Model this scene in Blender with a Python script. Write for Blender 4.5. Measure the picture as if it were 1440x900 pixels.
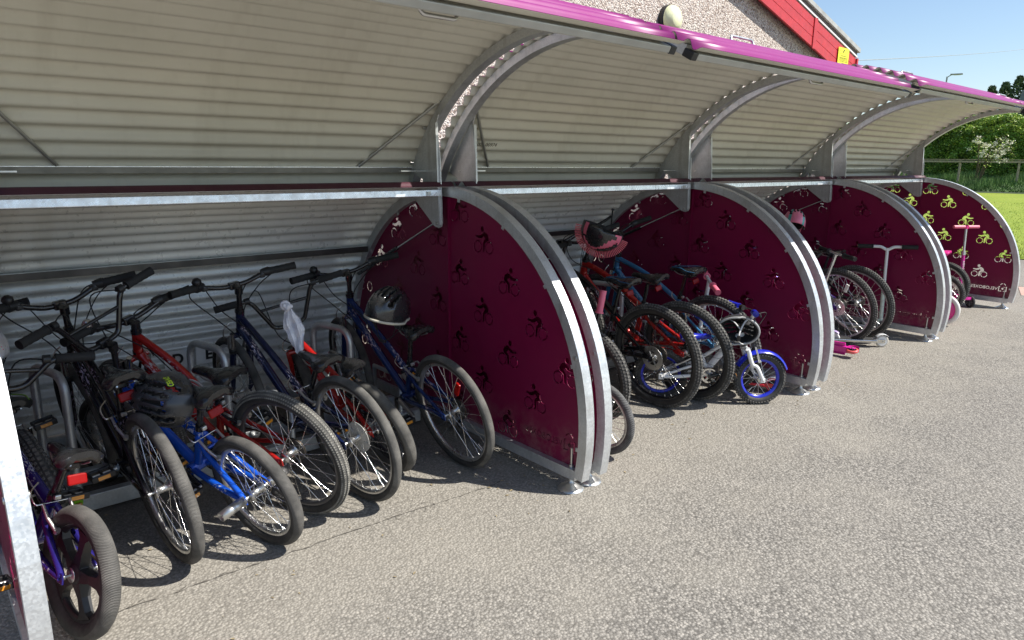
import bpy, bmesh, math, random
from mathutils import Vector, Matrix
R_ = math.radians
random.seed(7)
scn = bpy.context.scene
for o in list(bpy.data.objects): bpy.data.objects.remove(o)
COL = scn.collection

# ---------------------------------------------------------------- camera
YAW, PIT, ROL, CAMH, FPX = R_(48.706), R_(12.877), R_(0.6935), 1.498, 984.975
Fw = Vector((math.cos(YAW)*math.cos(PIT), math.sin(YAW)*math.cos(PIT), -math.sin(PIT)))
Rt = Vector((math.sin(YAW), -math.cos(YAW), 0)); Up = Rt.cross(Fw)
R2 = Rt*math.cos(ROL)+Up*math.sin(ROL); U2 = -Rt*math.sin(ROL)+Up*math.cos(ROL)
cam = bpy.data.cameras.new("camera"); camo = bpy.data.objects.new("camera", cam); COL.objects.link(camo)
cam.sensor_fit = 'HORIZONTAL'; cam.sensor_width = 36; cam.lens = FPX/1440*36
cam.clip_start = 0.02; cam.clip_end = 3000
M = Matrix((R2, U2, -Fw)).transposed().to_4x4(); M.translation = Vector((0, 0, CAMH))
camo.matrix_world = M
scn.camera = camo
# ---------------------------------------------------------------- light
SUN = Vector((.39, -.51, .766)).normalized()
w = bpy.data.worlds.new("World"); scn.world = w; w.use_nodes = True
nt = w.node_tree; nt.nodes.clear()
sky = nt.nodes.new('ShaderNodeTexSky'); sky.sky_type = 'NISHITA'; sky.sun_disc = False
sky.sun_elevation = math.asin(SUN.z); sky.sun_rotation = math.atan2(SUN.x, SUN.y)
sky.air_density = 1.0; sky.dust_density = 0.6; sky.ozone_density = 2.2; sky.altitude = 50
bg = nt.nodes.new('ShaderNodeBackground'); bg.inputs[1].default_value = 0.10
wo = nt.nodes.new('ShaderNodeOutputWorld')
nt.links.new(sky.outputs[0], bg.inputs[0]); nt.links.new(bg.outputs[0], wo.inputs[0])
sl = bpy.data.lights.new("sun", 'SUN'); sl.energy = 4.6; sl.angle = R_(0.5); sl.color = (1, .955, .88)
so = bpy.data.objects.new("sun", sl); COL.objects.link(so)
so.rotation_euler = SUN.to_track_quat('Z', 'Y').to_euler(); so.location = (3, -8, 12)
scn.view_settings.view_transform = 'Standard'; scn.view_settings.look = 'None'
scn.view_settings.exposure = 0.70; scn.view_settings.gamma = 1; scn.view_settings.use_curve_mapping = False
scn.render.engine = 'CYCLES'

# ---------------------------------------------------------------- materials
MATS = {}
class NB:
    def __init__(s, name):
        s.m = bpy.data.materials.new(name); s.m.use_nodes = True; s.t = s.m.node_tree; s.t.nodes.clear()
        s.out = s.n('ShaderNodeOutputMaterial'); s.p = s.n('ShaderNodeBsdfPrincipled'); s.l(s.p.outputs[0], s.out.inputs[0])
        s.co = s.n('ShaderNodeTexCoord')
    def n(s, t, **k):
        x = s.t.nodes.new(t)
        for a, b in k.items(): setattr(x, a, b)
        return x
    def l(s, a, b): s.t.links.new(a, b)
    def noise(s, scale, detail=3, rough=.55, vec=None, dist=0):
        x = s.n('ShaderNodeTexNoise'); x.inputs['Scale'].default_value = scale; x.inputs['Detail'].default_value = detail
        x.inputs['Roughness'].default_value = rough; x.inputs['Distortion'].default_value = dist
        s.l(vec or s.co.outputs['Object'], x.inputs['Vector']); return x.outputs['Fac']
    def vor(s, scale, feature='F1', vec=None, out='Distance'):
        x = s.n('ShaderNodeTexVoronoi', feature=feature); x.inputs['Scale'].default_value = scale
        s.l(vec or s.co.outputs['Object'], x.inputs['Vector']); return x.outputs[out]
    def ramp(s, f, stops):
        x = s.n('ShaderNodeValToRGB'); e = x.color_ramp.elements
        while len(e) < len(stops): e.new(.5)
        for el, (p, c) in zip(e, stops):
            el.position = p; el.color = (*c, 1) if len(c) == 3 else c
        s.l(f, x.inputs[0]); return x.outputs[0]
    def mix(s, f, a, b, mode='MIX'):
        x = s.n('ShaderNodeMix', data_type='RGBA', blend_type=mode)
        for i, v in ((0, f), (6, a), (7, b)):
            if isinstance(v, (int, float)): x.inputs[i].default_value = v
            elif isinstance(v, tuple): x.inputs[i].default_value = (*v, 1)
            else: s.l(v, x.inputs[i])
        return x.outputs[2]
    def math(s, op, a, b=0.):
        x = s.n('ShaderNodeMath', operation=op)
        for i, v in enumerate((a, b)):
            if isinstance(v, (int, float)): x.inputs[i].default_value = v
            else: s.l(v, x.inputs[i])
        return x.outputs[0]
    def rng(s, f, a, b, c, d):
        x = s.n('ShaderNodeMapRange'); s.l(f, x.inputs[0])
        for i, v in zip((1, 2, 3, 4), (a, b, c, d)): x.inputs[i].default_value = v
        return x.outputs[0]
    def base(s, v):
        if isinstance(v, tuple): s.p.inputs['Base Color'].default_value = (*v, 1)
        else: s.l(v, s.p.inputs['Base Color'])
    def rough(s, v):
        if isinstance(v, (int, float)): s.p.inputs['Roughness'].default_value = v
        else: s.l(v, s.p.inputs['Roughness'])
    def bump(s, h, strength=.3, dist=.01):
        x = s.n('ShaderNodeBump'); x.inputs['Strength'].default_value = strength; x.inputs['Distance'].default_value = dist
        s.l(h, x.inputs['Height']); s.l(x.outputs[0], s.p.inputs['Normal'])
def mat(name, base, rough=.5, metal=0., coat=0., var=.12, vs=9., bump=.0, bs=60., spec=.5):
    """paint-like material: base colour with soft dirt variation and a little roughness variation"""
    if name in MATS: return MATS[name]
    b = NB(name); f = b.noise(vs, 4)
    b.base(b.mix(b.rng(f, .3, .75, 0, 1), tuple(c*(1+var) for c in base), tuple(c*(1-var*1.5) for c in base)))
    b.rough(b.rng(b.noise(vs*3, 3), .3, .7, max(.03, rough-.08), rough+.1))
    b.p.inputs['Metallic'].default_value = metal; b.p.inputs['Coat Weight'].default_value = coat
    b.p.inputs['Coat Roughness'].default_value = .08; b.p.inputs['Specular IOR Level'].default_value = spec
    if bump: b.bump(b.noise(bs, 3), bump, .004)
    MATS[name] = b.m; return b.m
def m_galv():
    b = NB('galvanised_steel')
    v = b.vor(150, out='Color'); bw = b.n('ShaderNodeRGBToBW'); b.l(v, bw.inputs[0])
    n1 = b.noise(5, 5, .6); n2 = b.noise(30, 4)
    c = b.mix(b.rng(bw.outputs[0], .2, .8, 0, 1), (.58, .60, .62), (.68, .70, .71))
    c = b.mix(b.rng(n1, .45, .7, 0, .75), c, (.42, .43, .42))
    sp = b.n('ShaderNodeMapping'); b.l(b.co.outputs['Object'], sp.inputs[0]); sp.inputs['Scale'].default_value = (22, 22, 1.6); s3 = b.noise(1., 4, .6, vec=sp.outputs[0])
    c = b.mix(b.rng(s3, .55, .75, 0, .5), c, (.36, .36, .34)); b.base(c); b.p.inputs['Metallic'].default_value = .7
    b.rough(b.rng(b.math('ADD', bw.outputs[0], n2), .4, 1.5, .30, .55)); b.bump(n2, .12, .003)
    return b.m
def m_ground():
    b = NB('worn_tarmac')
    # aggregate: stones with their own tones, dark gaps, sandy fines collecting in patches
    n0 = b.noise(.35, 5, .6); n1 = b.noise(2.2, 5, .6); n2 = b.noise(45, 2)
    st = b.vor(95, out='Color'); sb = b.n('ShaderNodeRGBToBW'); b.l(st, sb.inputs[0])
    sd = b.vor(95); st2 = b.vor(170, out='Color'); sb2 = b.n('ShaderNodeRGBToBW'); b.l(st2, sb2.inputs[0])
    c = b.ramp(sb.outputs[0], [(.12, (.095, .088, .078)), (.40, (.205, .192, .170)), (.66, (.32, .30, .265)), (.92, (.47, .435, .38))])
    c = b.mix(.45, c, b.ramp(sb2.outputs[0], [(.15, (.08, .075, .068)), (.85, (.46, .43, .385))]))
    c = b.mix(b.rng(sd, .42, .70, 0, .68), c, (.075, .070, .063))
    c = b.mix(b.rng(n1, .42, .72, 0, .32), c, (.33, .305, .26))
    c = b.mix(b.rng(n0, .4, .65, 0, .18), c, (.22, .205, .19))
    c = b.mix(b.rng(n2, .35, .75, 0, .30), c, (.31, .292, .262))
    # sandy strip and stains alongside the shelters
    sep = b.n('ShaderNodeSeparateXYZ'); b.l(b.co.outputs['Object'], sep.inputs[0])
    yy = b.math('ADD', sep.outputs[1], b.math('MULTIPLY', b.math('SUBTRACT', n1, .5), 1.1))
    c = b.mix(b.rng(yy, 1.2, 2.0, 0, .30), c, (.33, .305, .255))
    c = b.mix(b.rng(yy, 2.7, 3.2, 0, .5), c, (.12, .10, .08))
    b.base(c); b.rough(.92); b.p.inputs['Specular IOR Level'].default_value = .25
    h = b.math('SUBTRACT', b.math('MULTIPLY', sb.outputs[0], .8), sd)
    b.bump(b.math('ADD', h, b.math('MULTIPLY', n2, .6)), .6, .006)
    return b.m
def m_dash():
    b = NB('pebble_dash')
    st = b.vor(64, out='Color'); s = b.n('ShaderNodeSeparateColor'); b.l(st, s.inputs[0]); sd = b.vor(64)
    c = b.ramp(s.outputs[0], [(0., (.15, .11, .09)), (.20, (.40, .31, .26)), (.45, (.60, .52, .45)), (.8, (.78, .73, .66)), (1., (.34, .28, .26))])
    c = b.mix(b.rng(sd, .45, .8, 0, .5), c, (.33, .27, .24))
    c = b.mix(b.rng(b.noise(.8, 4), .4, .7, 0, .18), c, (.4, .35, .3))
    b.base(c); b.rough(.9); b.bump(b.math('SUBTRACT', 1., sd), .9, .012); return b.m
def m_lidpaint():
    b = NB('magenta_coated_steel'); n = b.noise(6, 5, .6); n2 = b.noise(60, 3)
    c = b.mix(b.rng(n, .35, .7, 0, .55), (.27, .022, .165), (.24, .028, .17)); c = b.mix(b.rng(n2, .62, .75, 0, .3), c, (.34, .11, .25))
    b.p.inputs['Specular IOR Level'].default_value = .38
    b.base(c); b.rough(b.rng(n, .3, .7, .34, .46)); b.p.inputs['Coat Weight'].default_value = .0; b.p.inputs['Coat Roughness'].default_value = .25
    return b.m
def m_panel():
    b = NB('maroon_panel'); n = b.noise(3, 4, .6); n2 = b.noise(90, 3, .7)
    c = b.mix(b.rng(n, .35, .7, 0, 1), (.190, .0042, .048), (.165, .0038, .042)); c = b.mix(b.rng(n2, .66, .8, 0, .2), c, (.22, .04, .10)); sz_ = b.n('ShaderNodeSeparateXYZ'); b.l(b.co.outputs['Object'], sz_.inputs[0]); c = b.mix(b.math('MULTIPLY', b.rng(sz_.outputs[2], .1, .34, .4, 0), b.rng(b.noise(14, 5, .7), .42, .66, 0, 1)), c, (.30, .24, .20))
    b.base(c); b.rough(b.rng(n2, .3, .7, .34, .44)); b.p.inputs['Specular IOR Level'].default_value = .35; return b.m
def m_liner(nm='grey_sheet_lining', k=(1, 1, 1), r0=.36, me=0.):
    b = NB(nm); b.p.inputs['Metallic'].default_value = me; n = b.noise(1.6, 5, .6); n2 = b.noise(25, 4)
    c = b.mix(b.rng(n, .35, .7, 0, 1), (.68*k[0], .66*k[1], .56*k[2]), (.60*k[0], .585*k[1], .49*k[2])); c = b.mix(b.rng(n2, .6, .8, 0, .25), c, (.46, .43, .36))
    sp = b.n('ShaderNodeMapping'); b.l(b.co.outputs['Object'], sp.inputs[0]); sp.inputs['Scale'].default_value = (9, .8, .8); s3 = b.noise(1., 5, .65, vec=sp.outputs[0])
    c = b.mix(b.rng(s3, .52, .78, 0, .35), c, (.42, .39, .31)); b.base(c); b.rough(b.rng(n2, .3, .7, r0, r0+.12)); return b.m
def m_tyre(name, dust, tread):
    b = NB(name)
    uv = b.n('ShaderNodeUVMap'); mp = b.n('ShaderNodeMapping'); b.l(uv.outputs[0], mp.inputs[0]); mp.inputs['Scale'].default_value = (1, 1, 1)
    wv = b.n('ShaderNodeTexWave', wave_type='BANDS', bands_direction='DIAGONAL'); wv.inputs['Scale'].default_value = 6. if tread else 3.
    wv.inputs['Distortion'].default_value = 1.5; b.l(mp.outputs[0], wv.inputs[0])
    f = b.noise(14, 4); g = b.noise(160, 3)
    d = b.mix(b.rng(f, .3, .7, .15, 1), (.055, .054, .052), dust)
    d = b.mix(b.rng(wv.outputs['Fac'], .25, .55, .55, 0), d, (.025, .025, .025))
    b.base(d); b.rough(.85); b.p.inputs['Specular IOR Level'].default_value = .3
    b.bump(b.math('ADD', wv.outputs['Fac'], b.math('MULTIPLY', g, .3)), .6, .003); return b.m
def m_framepaint(name, c0, c1, metal=.35):
    """glossy frame paint with lettering-sized decal flecks"""
    if name in MATS: return MATS[name]
    b = NB(name); mp = b.n('ShaderNodeMapping'); b.l(b.co.outputs['Object'], mp.inputs[0]); mp.inputs['Scale'].default_value = (1., 3., 1.)
    band = b.noise(5.5, 1, vec=mp.outputs[0]); fl = b.noise(60, 2, vec=mp.outputs[0])
    k = b.math('MULTIPLY', b.rng(band, .56, .60, 0, 1), b.rng(fl, .53, .56, 0, 1))
    b.base(b.mix(k, b.mix(b.rng(b.noise(8), .3, .7, 0, 1), c0, tuple(x*.75 for x in c0)), c1)); b.rough(.24)
    b.p.inputs['Metallic'].default_value = metal; b.p.inputs['Coat Weight'].default_value = .6; b.p.inputs['Coat Roughness'].default_value = .06
    MATS[name] = b.m; return b.m
GALV = m_galv(); GROUND = m_ground(); DASH = m_dash(); LIDP = m_lidpaint(); PANEL = m_panel(); LINER = m_liner(); BACKL = m_liner('bounce_lit_back_lining', (1.17, 1.22, 1.38), .25, .18); DULLM = mat('dull_maroon_outer_sheet', (.065, .014, .026), .55)  # BACKL: lining colour lightened to stand in for light bounced off the ground
GREYBOX = mat('grey_lip_steel', (.42, .42, .39), .45, .5, var=.1)
ZINC = mat('bright_zinc_beam', (.84, .86, .88), .30, .6, var=.14, vs=22)
BOLT = mat('zinc_bolt', (.62, .62, .60), .35, .9)
CHROME = mat('chrome', (.78, .78, .78), .14, 1., var=.03)
ALLOY = mat('brushed_alloy', (.62, .62, .61), .32, .95, var=.06)
DKST = mat('dark_steel', (.10, .095, .09), .42, .85, var=.2)
BLACKP = mat('black_plastic', (.018, .018, .019), .42, 0, var=.2)
BLACKM = mat('black_paint_metal', (.014, .014, .016), .22, .1, .5, var=.2)
RUB = mat('black_rubber', (.022, .022, .022), .8, 0, var=.25, bump=.1)
SADB = mat('black_saddle_vinyl', (.016, .016, .017), .24, 0, .25, var=.2)
CHAIN = mat('oily_chain', (.09, .07, .055), .4, .8, var=.3, bump=.5, bs=220)
RED_R = mat('red_reflector', (.26, .004, .003), .3, 0, .0, spec=.2)
ORG_R = mat('amber_reflector', (.75, .30, .03), .15, 0, .8)
WHT = mat('white_plastic', (.78, .78, .76), .35, 0, .2, var=.05)
WHTP = mat('white_frame_paint', (.80, .80, .80), .25, .0, .6, var=.05)
PNK = mat('pink_rubber', (.80, .17, .26), .45, 0, .1, var=.06)
PNKH = mat('hot_pink_plastic', (.80, .03, .28), .3, 0, .3, var=.08)
BLU_P = mat('deep_blue_plastic', (.01, .02, .42), .28, 0, .4, var=.1)
GRN = mat('lime_green_vinyl', (.28, .65, .03), .4, 0, .1)
T_SLICK = m_tyre('dusty_slick_tyre', (.19, .18, .165), True)
T_MED = m_tyre('worn_tread_tyre', (.22, .21, .19), True); FINEK = mat('dusty_fine_tread', (.23, .22, .195), .85, 0, var=.5, vs=25)
T_KNOB = mat('knobbly_tyre_rubber', (.055, .054, .052), .85, 0, var=.5, vs=30)
KNOBS = mat('dusty_knobs', (.115, .11, .102), .85, 0, var=.5, vs=25)
T_SIDE = mat('tyre_sidewall', (.032, .031, .030), .7, 0, var=.3, vs=20)
T_GREY = m_tyre('grey_childs_tyre', (.20, .20, .20), False)

# ---------------------------------------------------------------- mesh helpers
class MB:
    def __init__(s, mats=None): s.v = []; s.f = []; s.m = []; s.sm = []; s.uv = {}; s.mats = mats or []
    def mi(s, m):
        if m not in s.mats: s.mats.append(m)
        return s.mats.index(m)
    def add(s, vs, fs, m, smooth=True, uvs=None):
        o = len(s.v); s.v += [Vector(v) for v in vs]; k = s.mi(m)
        for i, f in enumerate(fs):
            if uvs: s.uv[len(s.f)] = uvs[i]
            s.f.append([o+j for j in f]); s.m.append(k); s.sm.append(smooth)
        return s
    def tube(s, pts, r, m, n=8, caps=True, closed=False, flat=1.):
        pts = [Vector(p) for p in pts]; N = len(pts)
        rs = r if isinstance(r, (list, tuple)) else [r]*N
        vs = []; fs = []; T = []
        for i in range(N):
            a = pts[i-1] if (i > 0 or closed) else pts[i]; c = pts[(i+1) % N] if (i < N-1 or closed) else pts[i]
            t = (c-a); T.append(t.normalized() if t.length > 1e-9 else Vector((0, 0, 1)))
        u = T[0].orthogonal().normalized()
        if abs(T[0].z) < .9: u = (Vector((0, 0, 1))-T[0]*T[0].z).normalized()
        for i in range(N):
            u = (u-T[i]*u.dot(T[i])); u = u.normalized() if u.length > 1e-6 else T[i].orthogonal().normalized()
            b = T[i].cross(u)
            for k in range(n):
                a = 2*math.pi*k/n; vs.append(pts[i]+(u*math.cos(a)+b*math.sin(a)*flat)*rs[i])
        L = N if closed else N-1
        for i in range(L):
            for k in range(n):
                a = i*n+k; b_ = i*n+(k+1) % n; c = ((i+1) % N)*n+(k+1) % n; d = ((i+1) % N)*n+k
                fs.append([a, b_, c, d])
        s.add(vs, fs, m)
        if caps and not closed:
            s.add(vs[:n], [list(range(n))[::-1]], m, False); s.add(vs[-n:], [list(range(n))], m, False)
        return s
    def cyl(s, a, b, r, m, n=14, r2=None): return s.tube([a, b], [r, r if r2 is None else r2], m, n)
    def box(s, c, sz, m, rot=None, bev=0.):
        c = Vector(c); x, y, z = [q/2 for q in sz]
        if bev > 0:
            bm = bmesh.new(); bmesh.ops.create_cube(bm, size=1)
            for v in bm.verts: v.co = Vector((v.co.x*2*x, v.co.y*2*y, v.co.z*2*z))
            bmesh.ops.bevel(bm, geom=bm.edges[:], offset=bev, segments=2, affect='EDGES', profile=.5)
            vs = [v.co.copy() for v in bm.verts]; fs = [[v.index for v in f.verts] for f in bm.faces]; bm.free()
        else:
            vs = [Vector((i*x, j*y, k*z)) for i in (-1, 1) for j in (-1, 1) for k in (-1, 1)]
            fs = [[0, 1, 3, 2], [4, 6, 7, 5], [0, 4, 5, 1], [2, 3, 7, 6], [0, 2, 6, 4], [1, 5, 7, 3]]
        if rot is not None: vs = [rot @ v for v in vs]
        return s.add([v+c for v in vs], fs, m, False)
    def rev(s, c, axis, prof, m, n=32, smooth=True, closed=False, uvk=None):
        """profile [(axial, radius)] revolved about axis through c"""
        c = Vector(c); ax = Vector(axis).normalized(); u = ax.orthogonal().normalized()
        if abs(ax.y) > .9: u = Vector((1, 0, 0))
        b = ax.cross(u); P = len(prof); vs = []; fs = []; uvs = []
        for i in range(n):
            a = 2*math.pi*i/n; d = u*math.cos(a)+b*math.sin(a)
            for (h, r) in prof: vs.append(c+ax*h+d*r)
        for i in range(n):
            for j in range(P if closed else P-1):
                a = i*P+j; bb = i*P+(j+1) % P; cc = ((i+1) % n)*P+(j+1) % P; d = ((i+1) % n)*P+j
                fs.append([a, bb, cc, d])
                if uvk: uvs.append([(i/n*uvk, j/P), (i/n*uvk, (j+1)/P), ((i+1)/n*uvk, (j+1)/P), ((i+1)/n*uvk, j/P)])
        return s.add(vs, fs, m, smooth, uvs if uvk else None)
    def ell(s, c, rx, ry, rz, m, n=14, k=9, rot=None):
        vs = []; fs = []
        for j in range(k+1):
            t = math.pi*j/k
            for i in range(n):
                p = 2*math.pi*i/n; v = Vector((rx*math.sin(t)*math.cos(p), ry*math.sin(t)*math.sin(p), rz*math.cos(t)))
                vs.append((rot @ v if rot else v)+Vector(c))
        for j in range(k):
            for i in range(n): fs.append([j*n+i, (j+1)*n+i, (j+1)*n+(i+1) % n, j*n+(i+1) % n])
        return s.add(vs, fs, m)
    def xf(s, M): s.v = [M @ v for v in s.v]; return s
    def off(s, o): o = Vector(o); s.v = [v-o for v in s.v]; return s
    def build(s, name, parent=None, loc=None, auto=True):
        me = bpy.data.meshes.new(name); me.from_pydata([tuple(v) for v in s.v], [], s.f)
        for m in s.mats: me.materials.append(m)
        me.polygons.foreach_set('material_index', s.m); me.polygons.foreach_set('use_smooth', s.sm)
        if s.uv:
            ul = me.uv_layers.new(name='UVMap')
            for fi, us in s.uv.items():
                for li, uvv in zip(me.polygons[fi].loop_indices, us): ul.data[li].uv = uvv
        me.validate(); me.update()
        o = bpy.data.objects.new(name, me); COL.objects.link(o)
        if parent is not None: o.parent = parent
        if loc: o.location = loc
        return o
def fillet(pts, r, seg=6):
    pts = [Vector(p) for p in pts]; out = [pts[0]]
    for i in range(1, len(pts)-1):
        a, b, c = pts[i-1], pts[i], pts[i+1]; d1 = (a-b); d2 = (c-b); k = min(r, d1.length*.49, d2.length*.49)
        p1 = b+d1.normalized()*k; p2 = b+d2.normalized()*k
        for j in range(seg+1):
            t = j/seg; out.append(p1*(1-t)**2+b*2*t*(1-t)+p2*t*t)
    out.append(pts[-1]); return out
def crom(P, seg=6):
    P = [Vector(p) for p in P]; P = [P[0]*2-P[1]]+P+[P[-1]*2-P[-2]]; out = []
    for i in range(1, len(P)-2):
        for j in range(seg):
            t = j/seg; a, b, c, d = P[i-1:i+3]
            out.append(.5*((2*b)+(c-a)*t+(2*a-5*b+4*c-d)*t*t+(3*b-a-3*c+d)*t**3))
    out.append(P[-2]); return out
def tag(o, label=None, cat=None, group=None, kind=None):
    if label: o['label'] = label
    if cat: o['category'] = cat
    if group: o['group'] = group
    if kind: o['kind'] = kind
    return o
def empty(name, loc, rot=(0, 0, 0)):
    o = bpy.data.objects.new(name, None); COL.objects.link(o); o.location = loc; o.rotation_euler = rot; o.empty_display_size = .1; return o
def copy_tree(o, parent=None):
    c = o.copy(); COL.objects.link(c)
    if parent is not None: c.parent = parent
    for ch in o.children: copy_tree(ch, c)
    return c
def plate2d(loops, thick, m, tf, name='plate'):
    """filled 2D outline with holes (first loop outer), extruded; tf maps (a,b,t)->xyz ; returns MB"""
    cu = bpy.data.curves.new('tmp', 'CURVE'); cu.dimensions = '2D'; cu.fill_mode = 'BOTH'; cu.extrude = thick/2
    for L in loops:
        sp = cu.splines.new('POLY'); sp.points.add(len(L)-1)
        for p, q in zip(sp.points, L): p.co = (q[0], q[1], 0, 1)
        sp.use_cyclic_u = True
    o = bpy.data.objects.new('tmp', cu); COL.objects.link(o)
    dg = bpy.context.evaluated_depsgraph_get(); me = bpy.data.meshes.new_from_object(o.evaluated_get(dg))
    b = MB(); b.add([tf(*v.co) for v in me.vertices], [list(p.vertices) for p in me.polygons], m, False)
    bpy.data.objects.remove(o); bpy.data.curves.remove(cu); bpy.data.meshes.remove(me); return b
def text_loops(txt, size, bold=.0):
    cu = bpy.data.curves.new('tmp', 'FONT'); cu.body = txt; cu.size = size; cu.resolution_u = 3; cu.offset = bold
    o = bpy.data.objects.new('tmp', cu); COL.objects.link(o)
    dg = bpy.context.evaluated_depsgraph_get(); c2 = o.to_curve(dg); L = []
    for sp in c2.splines:
        if sp.type == 'BEZIER':
            bp = sp.bezier_points; pts = []
            for i in range(len(bp)):
                a, b = bp[i], bp[(i+1) % len(bp)]
                straight = a.handle_right_type == 'VECTOR' and b.handle_left_type == 'VECTOR'
                K = 1 if straight else 4
                for j in range(K):
                    t = j/K; p = a.co*(1-t)**3+a.handle_right*3*t*(1-t)**2+b.handle_left*3*t*t*(1-t)+b.co*t**3
                    if not pts or (Vector((p.x, p.y))-Vector(pts[-1])).length > 1e-5: pts.append((p.x, p.y))
            if len(pts) > 2: L.append(pts)
        else: L.append([(p.co[0], p.co[1]) for p in sp.points])
    o.to_curve_clear(); bpy.data.objects.remove(o); bpy.data.curves.remove(cu); return L
def text_mesh(txt, size, m, tf, thick=.001, bold=0.):
    """solid raised lettering; tf maps (a,b,t)"""
    cu = bpy.data.curves.new('tmp', 'FONT'); cu.body = txt; cu.size = size; cu.extrude = thick; cu.align_x = 'CENTER'; cu.align_y = 'CENTER'; cu.offset = bold
    o = bpy.data.objects.new('tmp', cu); COL.objects.link(o); dg = bpy.context.evaluated_depsgraph_get()
    me = bpy.data.meshes.new_from_object(o.evaluated_get(dg)); b = MB()
    b.add([tf(*v.co) for v in me.vertices], [list(p.vertices) for p in me.polygons], m, False)
    bpy.data.objects.remove(o); bpy.data.curves.remove(cu); bpy.data.meshes.remove(me); return b

# ================================================================ SETTING
def ground():
    b = MB(); b.add([(-60, -60, 0), (400, -60, 0), (400, 300, 0), (-60, 300, 0)], [[0, 1, 2, 3]], GROUND, False)
    tag(b.build('ground'), kind='structure')
ground()
# weathered joint and crack running along the tarmac in front of the shelters
def crack():
    m = mat('crack_filled_with_dirt', (.12, .108, .092), .95, var=.4, vs=40); b = MB(); rr = random.Random(3)
    def strip(pts, wf):
        vs = []; fs = []
        for i, p in enumerate(pts):
            a = pts[max(i-1, 0)]; c = pts[min(i+1, len(pts)-1)]; t = Vector((c[0]-a[0], c[1]-a[1])).normalized(); nn = Vector((-t.y, t.x)); wd = wf(i)
            vs += [(p[0]+nn.x*wd, p[1]+nn.y*wd, .003), (p[0]-nn.x*wd, p[1]-nn.y*wd, .003)]
        for i in range(len(pts)-1): fs.append([2*i, 2*i+1, 2*i+3, 2*i+2])
        b.add(vs, fs, m, False)
    x = .1; y = 2.43; P = []
    while x < 2.05:
        P.append((x, y)); x += rr.uniform(.008, .03); y += rr.uniform(-.006, .006); y = max(2.43-.04*x-.012, min(2.43-.04*x+.012, y))
    strip(P, lambda i: max(.0004, rr.gauss(.0016, .0014)))
    for k in range(9):
        i = rr.randrange(len(P)-8); q = P[i]; a = rr.uniform(0, 6.28); S = [q]
        for j in range(rr.randrange(3, 8)): S.append((S[-1][0]+math.cos(a)*.01, S[-1][1]+math.sin(a)*.01)); a += rr.uniform(-.8, .8)
        strip(S, lambda i: rr.uniform(.0005, .0015))
    tag(b.build('ground_crack'), kind='structure')
crack()
HD = Vector((math.cos(R_(14.1)), math.sin(R_(14.1)), 0)); LT = Vector((-HD.y, HD.x, 0))   # heading of the field, and its left
def fp(d, l, z=0): v = HD*d+LT*l; return Vector((v.x, v.y, z))
def grass():
    b0 = NB('mown_grass'); n = b0.noise(.5, 5); n2 = b0.noise(9, 4)
    c = b0.mix(b0.rng(n, .35, .7, 0, 1), (.22, .29, .03), (.29, .335, .05)); c = b0.mix(b0.rng(n2, .45, .7, 0, .6), c, (.12, .19, .02))
    b0.base(c); b0.rough(.8); b0.bump(n2, .8, .05); b0.p.inputs['Specular IOR Level'].default_value = .2
    b = MB(); q = [fp(14.15, -60, .018), fp(200, -160, .018), fp(200, 160, .018), fp(14.15, 30, .018)]
    b.add(q, [[0, 1, 2, 3]], b0.m, False); e = [fp(14.15, -60, 0), fp(14.15, 30, 0)]
    b.add([q[0], q[3], e[1], e[0]], [[0, 1, 2, 3]], b0.m, False)
    tag(b.build('field_ground'), kind='structure')
    gm = mat('grass_blades', (.23, .31, .04), .6, var=.45, vs=3.); b = MB(); rr = random.Random(5); vs = []; fs = []
    for i in range(26000):
        d = 14.2+(rr.random()**1.8)*22; l = rr.uniform(-7, 7)*(d/20)-.2; p = fp(d, l, .018); a = rr.uniform(0, 6.28); h = rr.uniform(.02, .05); wd = rr.uniform(.004, .01)
        dx, dy = math.cos(a)*wd, math.sin(a)*wd; k = len(vs)
        vs += [(p.x-dx, p.y-dy, p.z), (p.x+dx, p.y+dy, p.z), (p.x+rr.uniform(-.03, .03), p.y+rr.uniform(-.03, .03), p.z+h)]; fs.append([k, k+1, k+2])
    b.add(vs, fs, gm, False); tag(b.build('grass'), 'short mown grass of the playing field', 'grass', kind='stuff')
grass()
LEAF = mat('hedge_leaves', (.16, .29, .04), .42, var=.5, vs=1.6); LEAF2 = mat('young_hedge_leaves', (.40, .50, .08), .45, var=.4, vs=2)
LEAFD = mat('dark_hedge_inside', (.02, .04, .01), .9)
def leafcloud(b, n, fn, size, mats, rr, flat=.5):
    for i in range(n):
        p, m = fn(rr); s = rr.uniform(.6, 1.3)*size; u = Vector((rr.gauss(0, 1), rr.gauss(0, 1), rr.gauss(0, 1)*flat)).normalized()
        v = u.cross(Vector((rr.gauss(0, 1), rr.gauss(0, 1), rr.gauss(0, 1)))).normalized()
        b.add([p-u*s*.6, p+v*s*.28+u*s*.05, p+u*s*.6, p-v*s*.28+u*s*.05], [[0, 1, 2, 3]], mats[m], False)
def bank_z(d): return max(0., min(.62, (d-47.5)*.085))
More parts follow.
